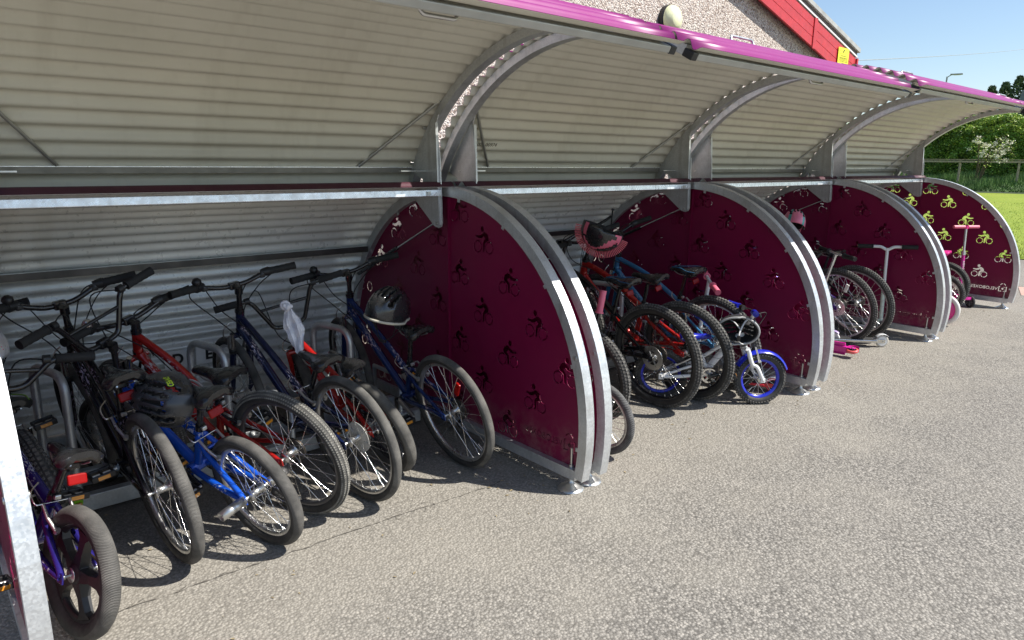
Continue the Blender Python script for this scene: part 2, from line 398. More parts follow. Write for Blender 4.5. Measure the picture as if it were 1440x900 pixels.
def hedge():
    rr = random.Random(11); root = empty('hedge', fp(57, 0))
    def prof(l): return 4.35+.22*math.sin(l*.9)+.15*math.sin(l*2.3+1)
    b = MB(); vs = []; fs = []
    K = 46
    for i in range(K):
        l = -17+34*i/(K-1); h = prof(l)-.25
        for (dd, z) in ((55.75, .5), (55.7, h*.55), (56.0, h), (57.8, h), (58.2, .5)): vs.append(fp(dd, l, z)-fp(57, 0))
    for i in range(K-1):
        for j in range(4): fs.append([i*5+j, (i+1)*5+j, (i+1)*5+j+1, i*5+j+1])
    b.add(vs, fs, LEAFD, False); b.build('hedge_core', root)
    def fn(r):
        l = r.uniform(-17, 17) if r.random() < .35 else r.uniform(-2, 7)
        h = prof(l)
        cl = math.sin(l*3.1+1.3*math.sin(l*1.7))*.5
        if r.random() < .82:
            z = .45+(h-.45)*r.random(); bul = .28*math.sin(l*2.7+z*1.9)*math.sin(z*3.3+l)
            d = 55.45-bul+r.uniform(-.3, .3)+(.35 if z > h-.5 else 0)
        else: z = h+r.uniform(-.2, .22); d = r.uniform(55.6, 58)
        return fp(d, l, z)-fp(57, 0), (1 if r.random() < (.55 if z > h-.9 else .14) else 0)
    b = MB(); leafcloud(b, 70000, fn, .115, [LEAF, LEAF2], rr); b.build('leaves', root)
    tag(root, 'tall dense green hedge behind the wooden rail fence', 'hedge')
hedge()
def verge():
    m = mat('long_verge_grass', (.10, .19, .04), .6, var=.5, vs=1.2); m2 = mat('bank_soil', (.03, .05, .015), .9)
    b = MB(); vs = []; fs = []; K = 9
    for i in range(K):
        d = 47.5+i*1.2
        for l in (-40, 40): vs.append(fp(d, l, bank_z(d)+.022))
    for i in range(K-1): fs.append([2*i, 2*i+1, 2*i+3, 2*i+2])
    b.add(vs, fs, m2, False); tag(b.build('grass_bank'), kind='structure')
    rr = random.Random(9); b = MB(); vs = []; fs = []
    for i in range(30000):
        l = rr.uniform(-14, 14) if rr.random() < .4 else rr.uniform(-2, 7); d = 48.1+rr.random()*7.2; h = rr.uniform(.25, .75)*(.55+.45*math.sin(l*1.9+d)); h = max(h, .15)
        if d < 48.8: h *= .6
        p = fp(d, l, bank_z(d)+.02); a = rr.uniform(0, 6.28); wd = rr.uniform(.012, .03); k = len(vs); dx, dy = math.cos(a)*wd, math.sin(a)*wd
        vs += [(p.x-dx, p.y-dy, p.z), (p.x+dx, p.y+dy, p.z), (p.x+rr.uniform(-.15, .15), p.y+rr.uniform(-.15, .15), p.z+h)]; fs.append([k, k+1, k+2])
    b.add(vs, fs, m, False); tag(b.build('long_grass'), 'long rough grass on the bank under the rail fence', 'grass', kind='stuff')
verge()
def railfence():
    m = mat('weathered_timber', (.40, .33, .23), .85, var=.3, vs=14, bump=.4, bs=30); root = empty('rail_fence', fp(51.5, 0, bank_z(51.5)))
    o = fp(51.5, 0, bank_z(51.5)); ang = math.atan2(LT.y, LT.x); rot = Matrix.Rotation(ang, 3, 'Z')
    b = MB(); b.box(fp(51.44, 0, 1.72)-o, (30, .05, .11), m, rot, .006); b.box(fp(51.5, 0, 1.84)-o, (30, .2, .035), m, rot, .005)
    b.build('top_rail', root)
    zb = bank_z(51.5)-.2
    for k in range(-6, 8):
        b = MB(); l = 1.15+k*2.95-1.6; b.box(fp(51.52, l, (zb+1.82)/2)-o, (.12, .1, 1.82-zb), m, rot, .006); b.build('post', root)
    tag(root, 'weathered timber post and rail fence in front of the hedge', 'fence')
railfence()
def blossom():
    rr = random.Random(21); root = empty('flowering_shrub', fp(50.3, 1.5, bank_z(50.3)-.1)); o = fp(50.3, 1.5, bank_z(50.3)-.1)
    bark = mat('shrub_stem', (.12, .09, .05), .9); wl = mat('cream_blossom', (.78, .76, .60), .6, var=.08)
    st = MB(); lf = MB(); bl = MB()
    arcs = []
    for i in range(9):
        l = rr.uniform(-.3, .3); tx = rr.uniform(-1.5, .9); h = rr.uniform(1.9, 3.1)
        P = crom([Vector((0, 0, 0))+LT*l*.3, LT*(tx*.3)+Vector((0, 0, h*.6)), LT*(tx*.75)-HD*.4+Vector((0, 0, h)), LT*(tx*1.15)-HD*.7+Vector((0, 0, h*.8))], 8)
        st.tube(P, [.022*(1-k/len(P))+.004 for k in range(len(P))], bark, 5); arcs.append(P)
    def fl(r):
        P = arcs[r.randrange(len(arcs))]; p = P[r.randrange(len(P)//3, len(P))]; return p+Vector((r.gauss(0, .15), r.gauss(0, .15), r.gauss(0, .15))), 0
    cl = []
    for i in range(34):
        P = arcs[rr.randrange(len(arcs))]; cl.append(P[rr.randrange(len(P)//2, len(P))]+Vector((rr.gauss(0, .14), rr.gauss(0, .1), rr.gauss(0, .16))))
    def fb(r):
        c = cl[r.randrange(len(cl))]; return c+Vector((r.gauss(0, .08), r.gauss(0, .08), r.gauss(0, .05))), 0
    leafcloud(lf, 260, fl, .1, [LEAF2], rr); leafcloud(bl, 1200, fb, .075, [wl], rr)
    st.build('stem', root); lf.build('leaves', root); bl.build('blossom', root)
    tag(root, 'loose shrub with cream white blossom arching over the rail fence', 'shrub')
blossom()
def tree():
    rr = random.Random(4); o = fp(82, -.3); root = empty('conifer_tree', o); bark = mat('tree_bark', (.09, .07, .05), .9); root.scale = (1, 1, .93)
    gm = mat('dark_conifer_foliage', (.07, .11, .045), .6, var=.4, vs=1.5); gm2 = mat('conifer_tips', (.10, .15, .05), .6, var=.4, vs=2)
    t = MB(); t.tube([(0, 0, 0), (.1, 0, 4), (0, .1, 9)], [.3, .2, .06], bark, 8); t.build('trunk', root)
    tops = [(-LT*x+HD*rr.uniform(-.8, .8), h) for x, h in ((-2.6, 9.3), (-1.6, 9.6), (-.6, 10.2), (.3, 10.0), (1.2, 10.9), (2.1, 11.3), (3.0, 10.7), (3.9, 10.9), (5.2, 9.6), (-3.6, 8.2))]
    def fn(r):
        c, h = tops[r.randrange(len(tops))]; z = h*(1-r.random()**1.6*.85); rad = .2+(h-z)*.34
        a = r.uniform(0, 6.28); q = rad*math.sqrt(r.random()); return c+Vector((math.cos(a)*q, math.sin(a)*q, z)), (1 if r.random() < .22 else 0)
    lm = MB()
    for c, h in tops: lm.tube([Vector((0, 0, 2)), c*.6+Vector((0, 0, h*.5)), c+Vector((0, 0, h*.93))], [.12, .07, .02], bark, 5)
    lm.build('limb', root)
    b = MB(); leafcloud(b, 15000, fn, .30, [gm, gm2], rr, 1.4); b.build('crown', root)
    tag(root, 'dark evergreen tree rising beyond the hedge', 'tree')
tree()
def lamp():
    m = mat('grey_lamp_steel', (.35, .36, .37), .5, .5); p = Vector((56.95, 18.9, 0)); root = empty('street_lamp', p); a = -LT
    b = MB(); b.tube([(0, 0, 0), (0, 0, 1.2), (0, 0, 1.25), (0, 0, 7.55)], [.09, .09, .06, .05], m, 10); b.tube([(0, 0, 7.5), a*.25+Vector((0, 0, 7.66))], .03, m, 6); b.build('pole', root)
    b = MB(); b.box(a*.55+Vector((0, 0, 7.68)), (.75, .22, .09), m, Matrix.Rotation(math.atan2(a.y, a.x), 3, 'Z'), .02)
    b.box(a*.6+Vector((0, 0, 7.625)), (.4, .16, .02), WHT, Matrix.Rotation(math.atan2(a.y, a.x), 3, 'Z')); b.build('lamp_head', root)
    tag(root, 'tall grey street lamp with a flat head against the sky', 'street lamp')
    # grey twin floodlight heads seen over the last roof
    g = mat('slate_grey_metal', (.16, .18, .20), .55, .3); p = fp(60, -.42); root = empty('floodlight_mast', p)
    b = MB(); b.tube([(0, 0, 0), (0, 0, 7.1)], [.07, .05], g, 8); b.build('pole', root)
    for sgn in (-1, 1):
        b = MB(); rot = Matrix.Rotation(math.atan2(LT.y, LT.x), 3, 'Z') @ Matrix.Rotation(R_(-8*sgn), 3, 'Y')
        b.box(LT*sgn*.27+Vector((0, 0, 5.95)), (.42, .18, 1.0), g, rot, .05); b.build('floodlight_head', root)
    tag(root, 'slim mast with two grey floodlight heads behind the last shelter roof', 'floodlight')
lamp()
def cable():
    m = mat('cable_sheath', (.30, .33, .36), .6); b = MB(); A = Vector((10.98, 5.6, 3.02)); B = Vector((130, 26, 17.2)); P = []
    # far end on a pole out of view
    rayc = (Fw+R2*(1500-720)/FPX+U2*(450-58)/FPX); B = Vector((0, 0, CAMH))+rayc*55
    for i in range(33):
        t = i/32; p = A.lerp(B, t); p.z -= .2*4*t*(1-t); P.append(p)
    b.tube(P, .008, m, 5); tag(b.build('overhead_cable'), 'thin overhead cable crossing the sky from the red eaves', 'cable')
    b = MB(); b.tube([(B.x, B.y, 0), (B.x, B.y, B.z+.6)], [.16, .11], mat('pole_timber', (.15, .11, .07), .9), 8); tag(b.build('utility_pole'), 'timber pole carrying the far end of the overhead cable', 'pole')
cable()
def hatch():
    b0 = NB('red_striped_paint'); mp = b0.n('ShaderNodeMapping'); b0.l(b0.co.outputs['Object'], mp.inputs[0]); mp.inputs['Rotation'].default_value = (0, 0, R_(-18))
    wv = b0.n('ShaderNodeTexWave', bands_direction='X'); wv.inputs['Scale'].default_value = 3.4; b0.l(mp.outputs[0], wv.inputs[0])
    c = b0.mix(b0.rng(wv.outputs['Fac'], .45, .55, 0, 1), (.42, .13, .08), (.55, .50, .42)); c = b0.mix(b0.rng(b0.noise(30, 4), .45, .7, 0, .4), c, (.3, .28, .25))
    b0.base(c); b0.rough(.85)
    b = MB(); P = [(10.02, -1.2), (10.92, -1.2), (10.62, 2.36), (9.92, 2.16)]
    b.add([(x, y, .005) for x, y in P], [[0, 1, 2, 3]], b0.m, False); tag(b.build('painted_marking'), kind='structure')
hatch()

# ---------------------------------------------------------------- building
def building():
    YW = 5.0; YB = 4.88
    def bot(x): return 3.409+(8.211-x)*(3.409-2.879)/(10.12-8.211)
    def top(x): return 3.554+(9.21-x)*(3.554-3.105)/(10.911-9.21)
    sl = .276; XA = 2.6
    def bl(x): return 3.409+(8.211-x)*sl if x >= XA else 3.409+(8.211-XA)*sl-(XA-x)*sl
    XE = 2*XA-10.95
    red = mat('red_painted_board', (.50, .028, .035), .45, 0, .1, var=.1, bump=.05, bs=20); redd = mat('board_groove', (.16, .01, .012), .8)
    root = empty('building', (4, YW, 0)); o = Vector((4, YW, 0))
    b = MB()
    xs = [-5.6, XA, 10.75]
    f = [(-5.6, YW, 0), (10.75, YW, 0), (10.75, YW, bl(10.75)+.08), (XA, YW, bl(XA)+.15), (-5.6, YW, bl(-5.6)+.08)]
    bk = [(x, YW+9, z) for x, y, z in f]
    b.add(f+bk, [[0, 1, 2, 3, 4], [9, 8, 7, 6, 5], [1, 6, 7, 2], [0, 4, 9, 5]], DASH, False); b.off(o); b.build('wall', root)
    # barge boards in three planks each side, groove gaps between
    H = .355
    for s in (1, -1):
        def X(x): return x if s > 0 else 2*XA-x
        b = MB()
        for k in range(3):
            z0 = .0+H*k/3; z1 = H*(k+1)/3-.007; th = .024
            v = []
            for y in (YB, YB+th):
                for (x, dz) in ((XA, z0), (10.955, z0), (10.955, z1), (XA, z1)): v.append((X(x), y, bl(x)+dz))
            b.add(v, [[0, 1, 2, 3], [7, 6, 5, 4], [0, 4, 5, 1], [3, 2, 6, 7], [1, 5, 6, 2]], red, False)
        v = []
        for y in (YB+.012, YB+.05):
            for (x, dz) in ((XA, .004), (10.95, .004), (10.95, H-.01), (XA, H-.01)): v.append((X(x), y, bl(x)+dz))
        b.add(v, [[0, 1, 2, 3], [7, 6, 5, 4], [0, 4, 5, 1], [3, 2, 6, 7], [1, 5, 6, 2]], redd, False)
        for xj in (9.62, 7.4, 5.1): b.box((X(xj), YB-.006, bl(xj)+H/2), (.085, .012, H+.03), red)
        b.box((X(10.965), YB+.03, bl(10.95)+H/2-.01), (.04, .1, H+.02), red)
        b.off(o); b.build('barge_board', root)
        b = MB(); v = []
        for y in (YB-.012, YB+.05):
            for (x, dz) in ((XA, H+.012), (10.955, H+.012), (10.955, H+.034), (XA, H+.034)): v.append((X(x), y, bl(x)+dz))
        b.add(v, [[0, 1, 2, 3], [7, 6, 5, 4], [0, 4, 5, 1], [3, 2, 6, 7], [1, 5, 6, 2]], WHT, False); b.off(o); b.build('white_trim', root)
        rf = mat('grey_roof_sheet', (.40, .40, .38), .6, .1, var=.15); dk = mat('shadow_gap_board', (.13, .11, .11), .8)
        b = MB(); v = []
        for y in (YB+.0, YW+.4):
            for (x, dz) in ((XA, H+.036), (10.96, H+.036), (10.96, H+.09), (XA, H+.09)): v.append((X(x), y, bl(x)+dz))
        b.add(v, [[0, 1, 2, 3], [7, 6, 5, 4], [0, 4, 5, 1], [3, 2, 6, 7], [1, 5, 6, 2]], dk, False)
        v = []
        for y in (YB-.03, YW+9.2):
            for (x, dz) in ((XA, H+.094), (11.0, H+.094), (11.0, H+.15), (XA, H+.15)): v.append((X(x), y, bl(x)+dz))
        b.add(v, [[0, 1, 2, 3], [7, 6, 5, 4], [0, 4, 5, 1], [3, 2, 6, 7], [1, 5, 6, 2]], rf, False)
        for yk in range(0, 30): 
            y = YW-.02+yk*.31
            v = []
            for (yy) in (y, y+.03):
                for (x, dz) in ((XA+.05, H+.152), (11.0, H+.152), (11.0, H+.172), (XA+.05, H+.172)): v.append((X(x), yy, bl(x)+dz))
            b.add(v, [[0, 1, 2, 3], [7, 6, 5, 4], [3, 2, 6, 7], [1, 5, 6, 2]], rf, False)
        b.off(o); b.build('roof', root)
        b = MB(); b.box((X(10.985), YW+4.4, bl(10.95)+.16), (.07, 9, .36), red); b.off(o); b.build('eaves_board', root)
    tag(root, 'pebble dashed building with a red boarded gable and grey roof', 'building')
    # yellow notice on the boards
    y = mat('yellow_notice', (.85, .80, .03), .4, var=.04); k = mat('notice_print', (.03, .03, .02), .6)
    rt = empty('warning_notice', (10.5, YB-.014, 2.89))
    b = MB(); b.box((0, 0, .105), (.33, .004, .22), y); b.build('notice_board', rt)
    b = MB()
    b.add([(-.02, -.0035, .175), (.02, -.0035, .195), (.035, -.0035, .185), (.005, -.0035, .165), (-.01, -.0035, .14), (-.025, -.0035, .15)], [[0, 1, 2, 3, 4, 5]], k, False)
    b.build('pictogram', rt); b = MB()
    rr = random.Random(2)
    for r_, z in enumerate((.105, .078, .062, .046, .03)):
        x = -.12+.05*(r_ == 0)
        while x < (.05 if r_ == 0 else .12):
            wd = rr.uniform(.01, .03); b.box((x+wd/2, -.003, z), (wd, .001, .009 if r_ < 2 else .006), k); x += wd+.008
    b.build('printed_lines', rt); tag(rt, 'yellow warning notice fixed on the red boards of the gable', 'notice')
    # round bulkhead lamp
    rt = empty('bulkhead_lamp', (6.56, YW, 2.985)); cr = mat('cream_diffuser', (.78, .80, .50), .35, 0, .3, var=.04)
    b = MB(); b.rev((0, 0, 0), (0, -1, 0), [(0, .002), (0, .150), (.045, .150), (.06, .14), (.06, .002)], BLACKP, 36, False); b.build('lamp_base', rt)
    b = MB(); b.rev((0, 0, 0), (0, -1, 0), [(.061, .142), (.075, .142), (.105, .132), (.135, .085), (.14, .08), (.141, .002)], cr, 36); b.build('diffuser', rt)
    tag(rt, 'round cream bulkhead lamp on the pebble dashed wall', 'wall lamp')
    # small black floodlight bracket poking over the roof
    rt = empty('security_light', (7.15, YW, 2.74)); b = MB(); b.box((0, -.03, -.05), (.08, .06, .12), BLACKP, None, .01); b.tube([(0, -.05, -.05), (0, -.16, .03)], .015, BLACKP, 8); b.build('bracket', rt)
    b = MB(); b.box((-.03, -.2, .05), (.26, .1, .03), BLACKP, Matrix.Rotation(R_(32), 3, 'Y'), .008); b.build('lamp_body', rt); tag(rt, 'small black angled security light on the pebble dashed wall above the roof', 'wall lamp')
building()

# ================================================================ BIKE SHELTERS
YC, ZC, RO = 3.0525, .2822, 1.0755
LL = 2.128
LC = (2.249-YC, .81); LRO = 1.245; HZ = 1.34
def arcpt(c, r, deg): a = R_(deg); return (c[0]+r*math.cos(a), c[1]+r*math.sin(a))
def boxarc(b, c, ro, ri, a0, a1, x0, x1, m, n=48):
    vs = []; fs = []
    for i in range(n+1):
        a = a0+(a1-a0)*i/n
        for (x, r) in ((x0, ro), (x1, ro), (x1, ri), (x0, ri)):
            y, z = arcpt(c, r, a); vs.append((x, y, z))
    o = len(b.v)
    for i in range(n):
        for j in range(4): fs.append([i*4+j, i*4+(j+1) % 4, (i+1)*4+(j+1) % 4, (i+1)*4+j])
    b.add(vs, fs, m, False); b.add(vs[:4], [[3, 2, 1, 0]], m, False); b.add(vs[-4:], [[0, 1, 2, 3]], m, False)
    # smooth normals only around the arc: rely on n
def corrug(b, c, r, a0, a1, x0, x1, inner, outer, pitch=.076, amp=.0125, t=.0016, nx=8):
    L = abs(R_(a1-a0))*r; n = int(L/pitch*10); vi = []; fi = []; fo = []; nx1 = nx+1
    for side in (-t, t):
        for i in range(n+1):
            a = a0+(a1-a0)*i/n; ph = L*i/n/pitch*2*math.pi
            # trapezoid-like sine wave
            w_ = math.sin(ph); w_ = math.copysign(abs(w_)**1.0, w_)
            y, z = arcpt(c, r+amp*w_+side/2, a)
            for k in range(nx1): vi.append((x0+(x1-x0)*k/nx, y, z))
    base = (n+1)*nx1
    for i in range(n):
        for k in range(nx):
            q = [i*nx1+k, i*nx1+k+1, (i+1)*nx1+k+1, (i+1)*nx1+k]
            fi.append(q); fo.append([base+j for j in q[::-1]])
    o = len(b.v); b.add(vi, fi, inner)
    k = b.mi(outer)
    for f in fo: b.f.append([o+j for j in f]); b.m.append(k); b.sm.append(True)
    for kx in (0, nx):
        for i in range(n):
            a = i*nx1+kx; d = (i+1)*nx1+kx; b.f.append([o+a, o+d, o+base+d, o+base+a]); b.m.append(k); b.sm.append(False)
    for i in (0, n):
        for kx in range(nx):
            a = i*nx1+kx; b.f.append([o+a, o+a+1, o+base+a+1, o+base+a]); b.m.append(k); b.sm.append(False)
def circ(cx, cy, r, n=16, a0=0, a1=360): return [(cx+r*math.cos(R_(a0+(a1-a0)*i/n)), cy+r*math.sin(R_(a0+(a1-a0)*i/n))) for i in range(n if a1-a0 == 360 else n+1)]
def cyclist(cx, cy, d):
    """cut-out cyclist; d=1 faces -y (left in the picture)"""
    S = .00154; L = []
    raw = [circ(-7, 37, 9.5, 12)]
    raw.append([(-42, 10), (-40, 16), (-22, 15), (-10, 20), (0, 28), (12, 27), (22, 20), (28, 8), (25, 0), (14, -5), (8, -10), (5, -36), (-3, -37), (-4, -12), (-2, -4), (8, 6), (0, 13), (-8, 7), (-20, 5)])
    for wx in (-29, 30):
        for k in range(3):
            a = 20+k*120; o = circ(wx, -22, 21, 8, a, a+106); i = circ(wx, -22, 16.5, 8, a, a+106)
            raw.append(o+i[::-1])
    for l in raw:
        if d > 0: q = [(cx+p[0]*S, cy+p[1]*S) for p in l]
        else: q = [(cx-p[0]*S, cy+p[1]*S) for p in l][::-1]
        L.append(q)
    return L
def panel_loops(flip):
    rp = RO-.006; zb = .10
    a0 = math.degrees(math.asin((zb-ZC)/rp)); out = [(math.cos(R_(a0+(180-2*a0)*i/72))*rp, ZC+math.sin(R_(a0+(180-2*a0)*i/72))*rp) for i in range(73)]
    loops = [out]; txtbox = (-1.0, -.6, .14, .28)
    for ci in range(-5, 6):
        y = -.1+.2*ci
        even = ci % 2 == 0
        for z in ((.185, .55, .915, 1.243) if even else (.37, .735, 1.10)):
            if txtbox[0] < y < txtbox[1] and z < .3: continue
            # every hole kept inside the sheet
            S = cyclist(y, z, 1 if even else -1); keep = []
            for l in S:
                if all(math.hypot(p[0], p[1]-ZC) < rp-.008 and p[1] > zb+.01 for p in l): keep.append(l)
            if abs(y) < .001: continue
            loops += keep
    T = text_loops('VELOBOXES', .052, .0004)
    xs = [p[0] for l in T for p in l]; x0, x1 = min(xs), max(xs)
    sc = .255/(x1-x0)
    for l in T:
        if flip: loops.append([(-.64-(p[0]-x0)*sc, .185+p[1]*sc) for p in l][::-1])
        else: loops.append([(-.895+(p[0]-x0)*sc, .185+p[1]*sc) for p in l])
    # padlock shaped badge: two half frames of a box, a shackle and a small diamond
    X, Z = -.94, .175
    for s in (-1, 1):
        loops.append([(X+s*.038, Z), (X+s*.008, Z), (X+s*.008, Z+.006), (X+s*.031, Z+.006), (X+s*.031, Z+.048), (X+s*.024, Z+.048), (X+s*.024, Z+.054), (X+s*.038, Z+.054)])
    o = circ(X, Z+.062, .027, 10, 15, 80); i = circ(X, Z+.062, .021, 10, 15, 80); loops.append(o+i[::-1])
    o = circ(X, Z+.062, .027, 10, 100, 165); i = circ(X, Z+.062, .021, 10, 100, 165); loops.append(o+i[::-1])
    loops.append([(X-.012, Z+.03), (X, Z+.042), (X+.012, Z+.03), (X, Z+.018)])
    loops.append([(X-.02, Z+.046), (X-.008, Z+.052), (X-.006, Z+.048), (X-.018, Z+.042)])
    return loops
def shelter():
    root = empty('bike_shelter', (0, YC, 0)); c = (0, ZC)
    # back sheet
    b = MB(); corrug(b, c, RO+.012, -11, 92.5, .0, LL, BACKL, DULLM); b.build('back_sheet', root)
    # end frames with base rails, and the cut-out panels
    for side in (0, 1):
        x0 = 0 if side == 0 else LL-.05
        b = MB(); boxarc(b, c, RO, RO-.05, -11.5, 191.5, x0, x0+.05, GALV, 64)
        b.box((x0+.025, 0, .082), (.046, 2*RO*.96-.05, .05), GALV)
        for a in (-4, 18, 40, 63, 84, 97, 118, 140, 162, 184):      # small tabs and bolts that hold the panel
            y, z = arcpt(c, RO-.058, a); b.box((x0+.025+(-.016 if side else .016), y, z), (.004, .018, .022), GALV, Matrix.Rotation(R_(a-90), 3, 'X'))
        for a in (20, 160): 
            y, z = arcpt(c, RO-.024, a); b.cyl((x0-.004, y, z), (x0+.054, y, z), .011, BOLT, 6)
        b.build('end_frame', root)
        xm = x0+.033 if side else x0+.017
        b = plate2d(panel_loops(False), .0025, PANEL, lambda a, q, t, xm=xm: (xm+t, a, q))
        for s in (-1, 1): b.box((xm+s*.007, .011*s, ZC+.43), (.011, .004, 1.17), PANEL); b.box((xm+s*.003, 0, ZC+.43), (.003, .036, 1.17), PANEL)
        b.build('cut_out_panel', root)
        for yy in (-.965, .965):
            b = MB(); b.cyl((x0+.025, yy, .004), (x0+.025, yy, .20), .006, BOLT, 8); b.cyl((x0+.025, yy, .048), (x0+.025, yy, .058), .013, BOLT, 6); b.cyl((x0+.025, yy, .108), (x0+.025, yy, .12), .013, BOLT, 6)
            b.rev((x0+.025, yy, 0), (0, 0, 1), [(.001, .062), (.006, .060), (.012, .045), (.028, .018), (.034, .012), (.05, .011)], BOLT, 24); b.build('levelling_foot', root)
    # rails
    b = MB(); b.box((LL/2, -.012, 1.325), (LL-.15, .026, .034), ZINC, Matrix.Rotation(R_(-6), 3, 'X'), .003); b.box((LL-.16, -.03, 1.325), (.02, .008, .02), BOLT); b.build('front_beam', root)
    b = MB(); b.box((LL/2, .845, .966), (LL-.1, .085, .004), mat('dull_zinc_rail', (.66, .68, .66), .5, .25)); b.box((LL/2, .801, .948), (LL-.1, .005, .034), DKST); b.build('back_rail', root)
    b = MB(); b.box((LL/2, 1.02, .05), (LL-.1, .04, .06), GALV); b.build('rear_sill', root)
    # lid, origin on the hinge
    H = Vector((0, 0, HZ))
    b = MB(); corrug(b, LC, LRO+.012, 24, 121.5, -.0, LL-.025, LINER, LIDP); b.off(H); lid = b.build('lid', root, H)
    for side in (0, 1):
        x0 = .03 if side == 0 else LL-.07
        b = MB(); boxarc(b, LC, LRO-.002, LRO-.042, 26, 117.5, x0, x0+.05, GALV, 44); b.off(H); b.build('lid_frame', lid)
        # hinge plate
        S = [(3.061, 1.680), (3.035, 1.50), (3.025, 1.17), (3.035, 1.150), (3.062, 1.142), (3.099, 1.150), (3.30, 1.300), (3.225, 1.325), (3.19, 1.36), (3.20, 1.395), (3.25, 1.415), (3.275, 1.43), (3.235, 1.50), (3.155, 1.60), (3.085, 1.68), (3.04, 1.72)]
        xp = x0+(-.006 if side else .056)
        b = plate2d([[(y-YC, z) for y, z in S]], .005, GALV, lambda a, q, t, xp=xp: (xp+t, a, q))
        b.box((xp+(-.008 if side else .008), .0-.008, 1.42), (.016, .004, .52), GALV, Matrix.Rotation(R_(-1.5), 3, 'X'))
        for (y, z) in ((.02, 1.165), (.25, 1.48), (.2, 1.56), (.12, 1.66)): b.cyl((xp-.012, y, z), (xp+.012, y, z), .009, BOLT, 6)
        b.off(H); b.build('hinge_plate', lid)
        s = -1 if side else 1; xe = x0+(.0 if side else .05)
        y0 = 3.33-YC
        b = MB(); b.tube([(xe+s*.33, y0, 1.452), (xe+s*.0, 3.03-YC, 1.79)], .0085, GREYBOX, 4); b.off(H); b.build('brace', lid)
        b = MB(); b.box((xe+s*.085, .12, 1.437), (.17, .018, .006), ALLOY, Matrix.Rotation(R_(-6*s), 3, 'Z')); b.off(H); b.build('tie_bar', lid)
        # gas strut
        b = MB(); P0 = Vector((xe+s*.012, .045, 1.16)); P1 = Vector((xe+s*.02, .86, .79)); b.tube([P0, P0.lerp(P1, .45)], .006, CHROME, 8); b.tube([P0.lerp(P1, .44), P1], .012, BLACKM, 10); b.build('gas_strut', root)
    b = MB(); b.box((LL/2, 3.335-YC, 1.456), (LL-.1, .036, .004), ZINC); b.box((LL/2, 3.317-YC, 1.442), (LL-.1, .004, .026), mat('brown_grey_rail', (.26, .25, .22), .5, .4)); b.off(H); b.build('lower_rail', lid)
    y, z = arcpt(LC, LRO-.024, 119.4); b = MB(); b.box((LL/2-.012, y, z), (LL-.025, .045, .026), GREYBOX, Matrix.Rotation(R_(29), 3, 'X'), .004)
    for x in (.018, LL-.04): b.box((x, y-.0, z), (.036, .048, .030), BLACKP, Matrix.Rotation(R_(29), 3, 'X'), .003)
    b.off(H); b.build('lip_beam', lid)
    # handles: one inside at the lip, one outside
    for (a, r, s, hw, hh) in ((117, LRO-.03, -1, .062, .03), (97, LRO+.02, 1, .105, .045)):
        P = []
        y, z = arcpt(LC, r, a); y2, z2 = arcpt(LC, r+s*hh, a-1*s)
        xc = LL/2+.04
        b = MB(); b.tube(fillet([(xc-hw, y, z), (xc-hw, y2, z2), (xc+hw, y2, z2), (xc+hw, y, z)], .02, 5), .0065, ALLOY, 8); b.off(H); b.build('handle', lid)
    return root
SH = shelter()
PL = 2.235; XL = [.11, 2.31, 4.545, 6.78]; LIDROT = [1.1, .7, 2.2, 1.6]
shl = ['nearest magenta and galvanised bike shelter with eight bikes under its raised lid', 'second bike shelter from the camera, holding the sky blue bike and the little white one',
       'third bike shelter from the camera with the silver scooter on the ground before it', 'far end bike shelter with the pink three wheeled scooter standing in it']
shelters = []
for i in range(4):
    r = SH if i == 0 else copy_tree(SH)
    r.location = (XL[i], YC, 0); tag(r, shl[i], 'bike shelter', 'bike shelters in a row along the wall')
    for ch in r.children:
        if ch.name.startswith('lid'): ch.rotation_euler = (R_(-LIDROT[i]), 0, 0)
    shelters.append(r)
def bay_labels():
    ink = mat('black_ink', (.02, .02, .02), .6)
    for ch, x in (("D", 1.095), ("E", 1.265)):
        a = math.asin((.375-ZC)/(RO+.012)); y = math.cos(a)*(RO-.012); rot = Matrix.Rotation(a, 3, 'X')
        b = MB(); b.box((x-XL[0], y, .375), (.14, .0025, .105), mat('label_white', (.92, .92, .90), .4), rot)
        t = text_mesh(ch, .082, ink, lambda p, q, t, x=x, y=y: (x-XL[0]+p, y-.006-q*math.sin(a)*1.0+t, .375+q), .0006, .003); b.add(t.v, t.f, ink, False); b.build('bay_label', shelters[0])
bay_labels()
def ink_note():
    ink = mat('faded_marker', (.12, .11, .09), .7); lid = [c for c in shelters[1].children if c.name.startswith('lid')][0]
    def tf(p, q, t):
        a = math.asin((1.585-.81)/LRO)+q/LRO; y, z = LC[0]+(LRO-.004-t)*math.cos(a), LC[1]+(LRO-.004-t)*math.sin(a); return (.30+p, y, z-HZ)
    text_mesh('1-003-00974', .034, ink, tf, .0004).build('marker_writing', lid)
ink_note()
def rack():
    root = empty('bike_rack', (0, 0, 0))
    b = MB()
    for y in (3.25, 3.53): b.box((LL/2, y, .052), (LL-.2, .045, .07), GALV, None, .002)
    for x in (.2, LL/2, LL-.2): b.box((x, 3.4, .03), (.04, .28, .02), GALV)
    b.build('base_rail', root)
    for k in range(3):
        x = .30+.645*k; P = fillet([(x+.015, 3.25, .08), (x+.015, 3.245, .615), (x-.055, 3.53, .615), (x-.055, 3.53, .08)], .085, 8)
        b = MB(); b.tube(P, .018, GALV, 12); b.build('hoop', root)
    for k in range(3):
        x = .62+.645*k; b = MB(); b.tube([(x, 3.25, .08), (x, 3.25, .30), (x+.0, 3.53, .30), (x, 3.53, .08)], .014, GALV, 8); b.build('wheel_guide', root)
    return root
RK = rack()
